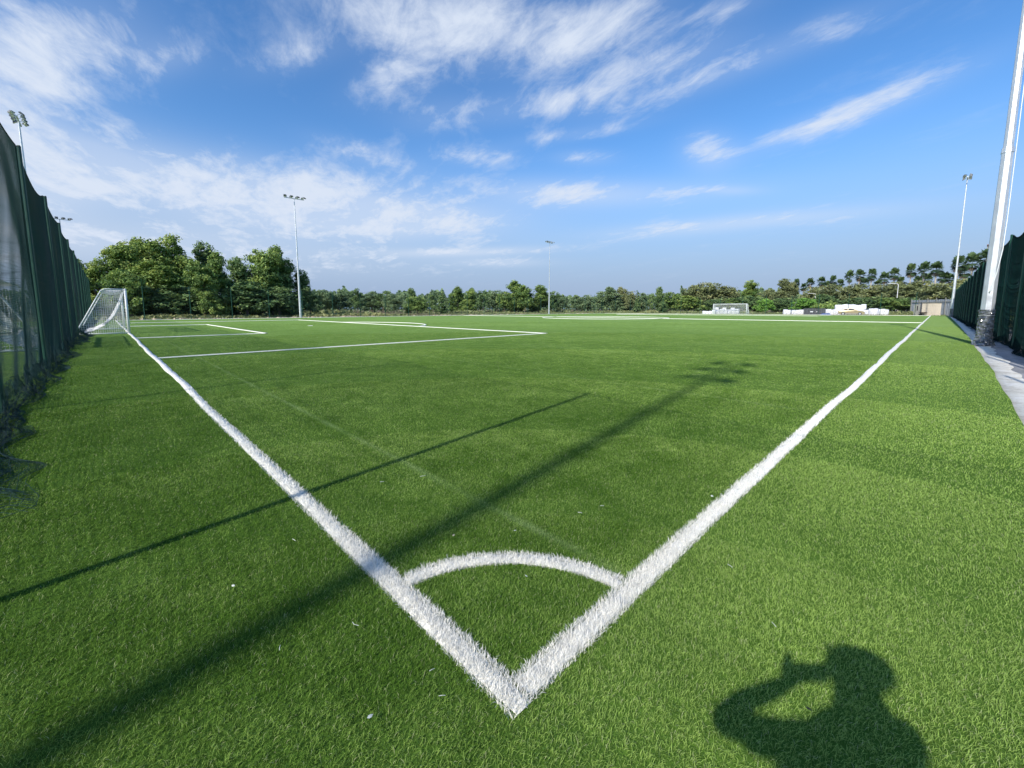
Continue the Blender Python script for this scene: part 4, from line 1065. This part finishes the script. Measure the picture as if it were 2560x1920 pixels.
# far white building glimpsed between palms and a look-out block above the right fence
MT['bwall'] = noisy('pale_render', (.55, .60, .66), .8, .06, .3); MT['brick'] = noisy('reddish_wall', (.26, .15, .14), .85, .15, .4); MT['bwhite'] = noisy('white_wall', (.72, .73, .74), .7, .05, .5)
MT['pane'] = noisy('dark_window', (.04, .05, .06), .2, .2, 1)
def building(px, D, wpx, top, label, kind):
    x, y = place(px, D); a = bearing(px); H = height_at(px, D, top); hw = wpx/2*D/F_PX*math.cos(a-YAW)
    e = empty('building', (x, y, 0), a, label, 'building')
    if kind == 0:
        MB().box(0, 12, -hw, hw, -.1, H).build('wall', MT['bwall'], e); MB().box(-.4, 12.4, -hw-.4, hw+.4, H+.002, H+.5).build('roof', MT['bwhite'], e)
        for k in range(3):
            for z in (H*.35, H*.7):
                yy = -hw*.65+k*hw*.65; MB().box(-.06, -.01, yy-hw*.15, yy+hw*.15, z-.6, z+.7).build('window', MT['pane'], e)
    else:
        s = D/F_PX*math.cos(a-YAW)
        MB().box(0, 8, -hw*.85, hw*.85, -.1, H-20*s).build('wall', MT['brick'], e)
        MB().box(-.5, 8.5, -hw, hw, H-20*s+.003, H-12*s).build('parapet', MT['bwhite'], e)
        for k in (-1, 0, 1): MB().box(-.56, -.51, k*hw*.6-hw*.18, k*hw*.6+hw*.18, H-18.5*s, H-14*s).build('window', MT['pane'], e)
        for sy in (-1, 1):
            for sx in (0, 7.6): MB().box(sx, sx+.3, sy*hw*.8-.15, sy*hw*.8+.15, H-12*s+.003, H-3*s).build('column', MT['hutside'], e)
        MB().box(-.7, 8.7, -hw*.95, hw*.95, H-3*s+.003, H-1.5*s).build('roof', MT['brick'], e)
building(2052, 330, 20, 730, 'pale bluish building glimpsed between the left palms', 0)
building(2465, 260, 24, 615, 'reddish tower block with a white parapet rising above the right fence', 1)
for k, (px, D, top) in enumerate([(2240, 165, 711), (2036, 190, 735)]):
    x, y = place(px, D); H = height_at(px, D, top)
    e = empty('street_lamp', (x, y, 0), bearing(px)+R(90), ['pale street lamp with curved arm among the palms left of the cabin', 'low pale street lamp among the left palms'][k], 'street lamp')
    MB().tube([(0, 0, -.1), (0, 0, H-.5), (.2, 0, H-.1), (1.0, 0, H), (1.8, 0, H)], [.10, .07, .06, .05, .05], 8).build('pole', MT['white'], e)
    MB().box(1.5, 2.3, -.12, .12, H-.06, H+.06).build('lamp_head', MT['galv'], e)

# ------------------------------------------------------------------ litter on the turf
MT['strand'] = noisy('white_plastic_strand', (.55, .58, .50), .5, .05, 9)
MT['dryleaf'] = noisy('dry_leaf', (.50, .42, .30), .7, .2, 40)
def unproj(px, py, z=0.0):
    d = fw+rt*(px-CX)/F_PX-up*(py-CY)/F_PX; t = (z-CAM[2])/d[2]; return CAM+d*t
st = [(1057, 1190, 1), (1050, 1192, 0), (1330, 1283, 0), (1450, 1282, 0), (1480, 1318, 1), (1573, 1280, 0), (1505, 1265, 0), (1540, 1377, 0), (1215, 1338, 0), (1118, 1390, 0), (1385, 1523, 0), (1400, 1555, 0), (889, 1560, 1), (857, 1535, 0), (990, 1548, 0), (1080, 1675, 0), (968, 1737, 0), (925, 1850, 1), (1105, 1740, 0), (1193, 1845, 0), (1340, 1815, 1), (735, 1350, 0), (545, 1430, 0), (390, 1712, 0), (1935, 1562, 0), (2325, 1592, 0), (1885, 1880, 0), (1825, 1415, 0), (1568, 996, 1), (1640, 995, 0), (955, 1205, 0), (610, 1190, 0), (2420, 1490, 0), (700, 1620, 0), (1320, 1090, 0)]
for k, (px, py, bend) in enumerate(st[::3]):
    p = unproj(px, py, .03); a = random.uniform(0, 3.14); L = .022 if not bend else .034; r = math.hypot(p[0]-CAM[0], p[1]-CAM[1])
    L *= 1+.22*max(0, r-1.5)
    d = Vector((math.cos(a), math.sin(a), 0)); s = Vector((-math.sin(a), math.cos(a), 0))
    pts = [-d*L*.5, s*L*(.22 if bend else .06)+Vector((0, 0, .004)), d*L*.5+Vector((0, 0, .003))]
    o = MB().tube(pts, .0012*max(1, r/2), 4).build('fibre_strand', MT['strand']); o.location = (p[0], p[1], p[2])
    tag(o, 'bent white fibre strand lying loose on the green turf' if bend else 'short straight white fibre strand lying loose on the green turf', 'strand', 'bent white strands on the turf' if bend else 'straight white strands on the turf')
lv = [(925, 1791, 'round whitish seed pod on the turf left of the corner point'), (1316, 1440, 'small pale leaf lying inside the corner arc'), (1288, 1326, 'small pale leaf just beyond the corner arc'), (1780, 1240, 'tiny pale leaf beside the right line'), (583, 1464, 'small pale leaf on the left turf outside the goal line'), (1134, 1338, 'reddish dry leaf in the thick shadow beyond the arc'), (2022, 1772, 'dark dry leaf inside the photographer shadow')]
for k, (px, py, lab) in enumerate(lv):
    p = unproj(px, py, .034); r = math.hypot(p[0]-CAM[0], p[1]-CAM[1]); s = .010*max(1, r/2.2)
    q = [(-1, 0, 0), (-.4, .5, .12), (.3, .55, .1), (1.1, 0, .2), (.3, -.5, .02), (-.4, -.45, 0)]
    v = [Vector(a)*s for a in q]+[Vector((.05, 0, .3))*s]; f = [(i, (i+1) % 6, 6) for i in range(6)]
    m = MT['dryleaf'] if k not in (0, 1, 2, 3, 4) else MT['strand']
    if k == 6: m = MT['black']
    o = MB().add(v, f).build('seed_pod' if k == 0 else 'dry_leaf', m); o.location = tuple(p); o.rotation_euler = (.2, .1, k*1.3); tag(o, lab, 'seed pod' if k == 0 else 'leaf')

# ------------------------------------------------------------------ the photographer (only the shadow falls in the picture)
def skin(name, pts, edges, m, parent, sub=2, root=0):
    me = bpy.data.meshes.new(name); me.from_pydata([p[0] for p in pts], edges, []); me.update()
    o = bpy.data.objects.new(name, me); col.objects.link(o); me.materials.append(m)
    if parent: o.parent = parent
    md = o.modifiers.new('skin', 'SKIN'); md.use_smooth_shade = True
    for i, p in enumerate(pts):
        r = p[1]; r = (r, r) if not isinstance(r, tuple) else r
        o.data.skin_vertices[0].data[i].radius = r
        o.data.skin_vertices[0].data[i].use_root = (i == root)
    s = o.modifiers.new('sub', 'SUBSURF'); s.levels = sub; s.render_levels = sub; return o
def photographer():
    skinm = noisy('skin', (.42, .27, .19), .55, .06, 12); shirt = noisy('dark_shirt', (.05, .06, .09), .85, .15, 9); trs = noisy('trousers', (.10, .10, .11), .85, .15, 9); hair = noisy('black_hair', (.02, .016, .013), .6, .3, 30)
    e = empty('person', (CAM[0], CAM[1], 0), YAW-math.pi/2, 'photographer holding up a phone with both hands, seen only as a shadow', 'person')
    # local x = right, y = forward
    P = []; E = []
    def a(x, y, z, r, par=None):
        P.append(((x, y, z), r)); 
        if par is not None: E.append((par, len(P)-1))
        return len(P)-1
    pel = a(-.08, -.24, .88, (.16, .12)); w = a(-.09, -.22, 1.05, (.160, .115), pel); ch = a(-.04, -.28, 1.25, (.150, .115), w); nb = a(-.02, -.32, 1.385, (.09, .075), ch)
    nk = a(-.02, -.30, 1.45, (.055, .055), nb); hd0 = a(-.02, -.28, 1.52, (.075, .085), nk); hd1 = a(-.02, -.285, 1.585, (.082, .095), hd0); a(-.02, -.29, 1.645, (.066, .075), hd1)
    tips = []
    for s in (-1, 1):
        sh = a(-.02+s*(.16 if s < 0 else .125), -.32, 1.36, .048, nb); el = a(-.02+s*(.34 if s < 0 else .24), -.125, (1.25 if s < 0 else 1.18), .036, sh); fa = a(-.02+s*.22, -.075, 1.27, .036, el)
        wr = a(s*.105+.02, -.065, 1.315, .025, fa); pm = a(s*.098+.02, -.05, 1.345, (.030, .016), wr); kn = a(s*.090+.02, -.038, 1.372, (.030, .014), pm)
        for q in range(4):
            L = [.030, .036, .034, .026][q]
            k1 = a(s*.094+.02, -.022, 1.335+.017*q, .0085, kn if q > 1 else pm); k2 = a(s*(.094-.010)+.02, -.012, 1.335+.017*q, .0078, k1); a(s*(.084-L*.6)+.02, -.010, 1.335+.017*q, .0068, k2)
        t1 = a(s*.075+.02, -.060, 1.322, .011, wr); a(s*.050+.02, -.054, 1.335, .009, t1)
        hp = a(-.05+s*.09, -.26, .82, .088, pel); kn_ = a(-.02+s*.11, -.32, .46, .058, hp); an = a(-.02+s*.12, -.34, .09, .038, kn_); ft = a(-.02+s*.125, -.24, .045, (.042, .032), an); a(-.02+s*.13, -.14, .038, (.036, .022), ft)
    b = skin('body', P, E, skinm, e)
    # clothes follow the body
    P2 = [((-.09, -.23, .84), (.195, .140)), ((-.10, -.21, 1.06), (.200, .135)), ((-.06, -.26, 1.22), (.165, .122)), ((-.02, -.32, 1.385), (.10, .085))]; E2 = [(0, 1), (1, 2), (2, 3)]
    for s in (-1, 1):
        k = len(P2); P2 += [((-.02+s*(.155 if s < 0 else .12), -.32, 1.365), .056), ((-.02+s*(.30 if s < 0 else .22), -.185, 1.265), .044)]; E2 += [(3, k), (k, k+1)]
    skin('shirt', P2, E2, shirt, e)
    P3 = [((-.05, -.26, .90), (.170, .13))]; E3 = []
    for s in (-1, 1):
        k = len(P3); P3 += [((-.05+s*.09, -.26, .80), .102), ((-.02+s*.11, -.32, .46), .075), ((-.02+s*.12, -.34, .12), .062)]; E3 += [(0, k), (k, k+1), (k+1, k+2)]
    skin('trousers', P3, E3, trs, e)
    skin('hair', [((-.02, -.34, 1.55), (.090, .085)), ((-.02, -.315, 1.625), (.108, .112)), ((-.02, -.30, 1.675), (.088, .095))], [(0, 1), (1, 2)], hair, e)
    for s in (-1, 1):
        MB().box(-.02+s*.13-.045, -.02+s*.13+.045, -.39, -.10, .0, .085).build('shoe', MT['black'], e)
        bevel([c for c in e.children if c.name.startswith('shoe')][-1], .03, 3)
        MB().tube([(-.02+s*.082, -.285, 1.555), (-.02+s*.098, -.29, 1.585)], [.012, .018], 6).build('ear', skinm, e)
        MB().tube([(-.02+s*.032, -.205, 1.592), (-.02+s*.032, -.192, 1.592)], .011, 8).build('eye', MT['white'], e)
    MB().tube([(-.02, -.205, 1.60), (-.02, -.175, 1.558), (-.02, -.20, 1.55)], [.008, .014, .008], 6).build('nose', skinm, e)
    MB().box(-.045, .005, -.205, -.196, 1.520, 1.530).build('mouth', noisy('lips', (.35, .14, .12), .5, .1), e)
    ph_ = empty('phone', (CAM[0], CAM[1], CAM[2]), YAW-math.pi/2, 'dark smartphone held sideways in both hands, seen only as a shadow', 'phone')
    bevel(MB().box(-.065, .09, -.026, -.018, -.058, .018).build('case', MT['black'], ph_), .003)
    MB().box(-.058, .083, -.0275, -.0262, -.053, .013).build('screen', MT['pane'], ph_)
    MB().tube([(0, -.018, 0), (0, -.014, 0)], .007, 12).build('lens', MT['dgrey'], ph_)
photographer()

# ------------------------------------------------------------------ light and sky
SUN_AZ, SUN_EL = R(8.0), R(36.2)        # direction the light travels, and sun height
L = Vector((math.cos(SUN_AZ)*math.cos(SUN_EL), math.sin(SUN_AZ)*math.cos(SUN_EL), -math.sin(SUN_EL)))
sd = bpy.data.lights.new('sun', 'SUN'); sd.energy = 5.3; sd.angle = R(.65); sd.color = (1, .95, .88)
so = bpy.data.objects.new('sun', sd); col.objects.link(so); so.rotation_euler = L.to_track_quat('-Z', 'Y').to_euler(); so.location = (-20, -5, 30)
wd = bpy.data.worlds.new('World'); sc.world = wd; wd.use_nodes = True; nt = wd.node_tree; nt.nodes.clear()
out = N(nt, 'ShaderNodeOutputWorld'); bg = N(nt, 'ShaderNodeBackground'); nt.links.new(bg.outputs[0], out.inputs[0]); bg.inputs['Strength'].default_value = .15
sky = N(nt, 'ShaderNodeTexSky'); sky.sky_type = 'NISHITA'; sky.sun_disc = False; sky.sun_elevation = SUN_EL
toward = math.atan2(-L.y, -L.x); sky.sun_rotation = math.pi/2-toward
sky.air_density = 1.0; sky.dust_density = .6; sky.ozone_density = 2.2; sky.altitude = 0
tc = N(nt, 'ShaderNodeTexCoord').outputs['Generated']
sp = N(nt, 'ShaderNodeSeparateXYZ'); nt.links.new(tc, sp.inputs[0]); X, Y, Z = sp.outputs
AZ = math_(nt, 'MULTIPLY', math_(nt, 'ARCTAN2', Y, X), 180/math.pi)
EL = math_(nt, 'MULTIPLY', math_(nt, 'ARCSINE', Z), 180/math.pi)
BL = [(91.0239, 22.9117, -0.1642, -0.0164, 0.0932, 0.2833, 0.9), (94.6453, 16.5882, -0.3011, -0.0288, 0.0969, 0.3262, 0.6), (82.951, 24.4164, -0.3215, 0.0323, 0.2982, 0.6902, 0.55), (51.3258, 32.2235, -0.074, -0.0011, -0.0042, 0.2999, 0.95), (59.5582, 26.7123, -0.175, 0.0817, 0.1738, 0.4998, 0.6), (34.9334, 31.4194, -0.1063, 0.0732, 0.0792, 0.4017, 0.85), (25.515, 27.4544, -0.131, 0.0638, 0.0713, 0.6631, 0.7), (40.6052, 24.7227, -0.0869, 0.025, 0.0551, 0.6144, 0.55), (7.4323, 19.2135, -0.1289, 0.0533, 0.159, 0.8787, 0.8), (20.9578, 18.131, -0.3766, 0.0211, -0.083, 0.5628, 0.8), (20.2875, 30.5289, -0.2121, 0.1057, 0.0524, 1.0378, 0.45), (79.3891, 12.9921, -0.0449, -0.0066, 0.0009, 0.2829, 0.8), (91.8695, 13.6695, -0.209, -0.0184, 0.0975, 0.4375, 0.6), (60.0311, 11.392, -0.0746, -0.0021, 0.0124, 0.5129, 0.75), (39.2562, 15.0036, -0.1001, 0.0016, -0.0324, 0.613, 0.5), (22.0401, 9.7966, -0.0904, 0.0135, 0.0203, 1.1606, 0.55), (49.6721, 19.3754, -0.2184, -0.0017, 0.0056, 0.9738, 0.6), (35.738, 18.8423, -0.2862, 0.0069, -0.0816, 1.2248, 0.5), (63.7717, 18.8264, -0.1733, -0.0572, -0.1415, 0.8759, 0.45), (51.6274, 7.548, -0.0941, 0.0024, 0.0621, 1.8554, 0.8), (46.6287, 6.2462, -0.1773, -0.0001, -0.0087, 1.827, 0.6), (86.8938, 6.9208, -0.071, -0.0054, 0.0381, 0.4415, 0.5), (18.2706, 13.553, -0.3593, 0.0208, -0.2577, 2.0259, 0.4), (10.2732, 26.736, -0.4783, 0.2069, 0.0367, 0.872, 0.35), (36.3883, 21.3967, -0.1258, 0.0293, 0.0929, 1.4396, 0.45),
      (94.2026, 9.6891, -0.2091, -0.0185, 0.051, 0.2904, 0.55), (73.3251, 5.9512, -0.0414, -0.0022, 0.0122, 0.4128, 0.4), (71.1486, 27.174, -0.1506, 0.0428, 0.2354, 0.6323, 0.4), (13.7874, 26.242, -0.1099, 0.0526, 0.069, 0.8202, 0.35), (23.826, 24.6739, -0.0916, 0.0459, 0.1175, 0.7757, 0.5), (55.0193, 23.4066, -0.1819, 0.0369, 0.0949, 0.5313, 0.35), (30.3814, 14.2884, -0.0771, 0.0069, -0.0345, 0.7504, 0.4), (68.8972, 12.7018, -0.067, -0.0125, -0.0298, 0.3776, 0.5), (10.5366, 9.785, -0.1095, 0.0156, -0.0417, 1.3095, 0.35)]
tot = None
for (c0, c1, m00, m01, m10, m11, amp) in BL:
    da = math_(nt, 'SUBTRACT', AZ, c0); de = math_(nt, 'SUBTRACT', EL, c1)
    u = math_(nt, 'ADD', math_(nt, 'MULTIPLY', da, m00), math_(nt, 'MULTIPLY', de, m01))
    v = math_(nt, 'ADD', math_(nt, 'MULTIPLY', da, m10), math_(nt, 'MULTIPLY', de, m11))
    r2 = math_(nt, 'ADD', math_(nt, 'MULTIPLY', u, u), math_(nt, 'MULTIPLY', v, v))
    gss = math_(nt, 'MULTIPLY', math_(nt, 'EXPONENT', math_(nt, 'MULTIPLY', r2, -.9)), amp)
    tot = gss if tot is None else math_(nt, 'ADD', tot, gss)
tot = math_(nt, 'MINIMUM', math_(nt, 'MULTIPLY', tot, 1.12), 1.08)
# cloud texture on a flat layer overhead, streaked along one wind direction
den = math_(nt, 'ADD', math_(nt, 'MAXIMUM', Z, 0), .10)
cv = N(nt, 'ShaderNodeCombineXYZ'); nt.links.new(math_(nt, 'DIVIDE', X, den), cv.inputs[0]); nt.links.new(math_(nt, 'DIVIDE', Y, den), cv.inputs[1])
rot = N(nt, 'ShaderNodeMapping'); rot.vector_type = 'TEXTURE'; rot.inputs['Rotation'].default_value = (0, 0, R(74)); nt.links.new(cv.outputs[0], rot.inputs[0])
n1 = noise(nt, scl(nt, rot.outputs[0], (.55, 1.2, 1)), 2.0, 9, .64, .35)
n2 = noise(nt, scl(nt, rot.outputs[0], (.75, 1.25, 1)), 7.5, 7, .66, .5)
nn_ = math_(nt, 'ADD', math_(nt, 'MULTIPLY', n1, .70), math_(nt, 'MULTIPLY', n2, .30))
nz = math_(nt, 'MULTIPLY', math_(nt, 'SUBTRACT', nn_, .5), 5.2)
D = math_(nt, 'ADD', tot, math_(nt, 'MULTIPLY', nz, mp(nt, tot, 0, .5, .38, .95)))
D = mp(nt, D, .02, 1.45, 0, .95)
ss = N(nt, 'ShaderNodeMapRange'); ss.interpolation_type = 'SMOOTHSTEP'; nt.links.new(D, ss.inputs[0]); D = ss.outputs[0]
skyc = N(nt, 'ShaderNodeHueSaturation'); nt.links.new(sky.outputs[0], skyc.inputs['Color']); skyc.inputs['Saturation'].default_value = 1.25
gain = mixc(nt, 1.0, skyc.outputs[0], (1.08, 1.16, 1.28), 'MULTIPLY')
# pale lavender haze lying on the horizon
hzn = N(nt, 'ShaderNodeMapRange'); hzn.interpolation_type = 'SMOOTHSTEP'; nt.links.new(EL, hzn.inputs[0])
for _i, _v in enumerate((21, 1, 0, 1)): hzn.inputs[_i+1].default_value = _v
hz = hzn.outputs[0]
c1 = mixc(nt, math_(nt, 'MULTIPLY', hz, .95), gain, (2.20, 2.92, 4.35))
D = math_(nt, 'MAXIMUM', D, math_(nt, 'MULTIPLY', tot, mp(nt, EL, 13, 21, .55, .22)))
c2 = mixc(nt, D, c1, (4.7, 5.25, 6.2))
nt.links.new(c2, bg.inputs[0])
sc.view_settings.view_transform = 'Standard'; sc.view_settings.look = 'None'; sc.view_settings.exposure = 0; sc.view_settings.gamma = 1
sc.render.resolution_x = 1024; sc.render.resolution_y = 768
sc.cycles.use_adaptive_sampling = True; sc.cycles.adaptive_threshold = .03
sc.cycles.max_bounces = 5; sc.cycles.transparent_max_bounces = 8
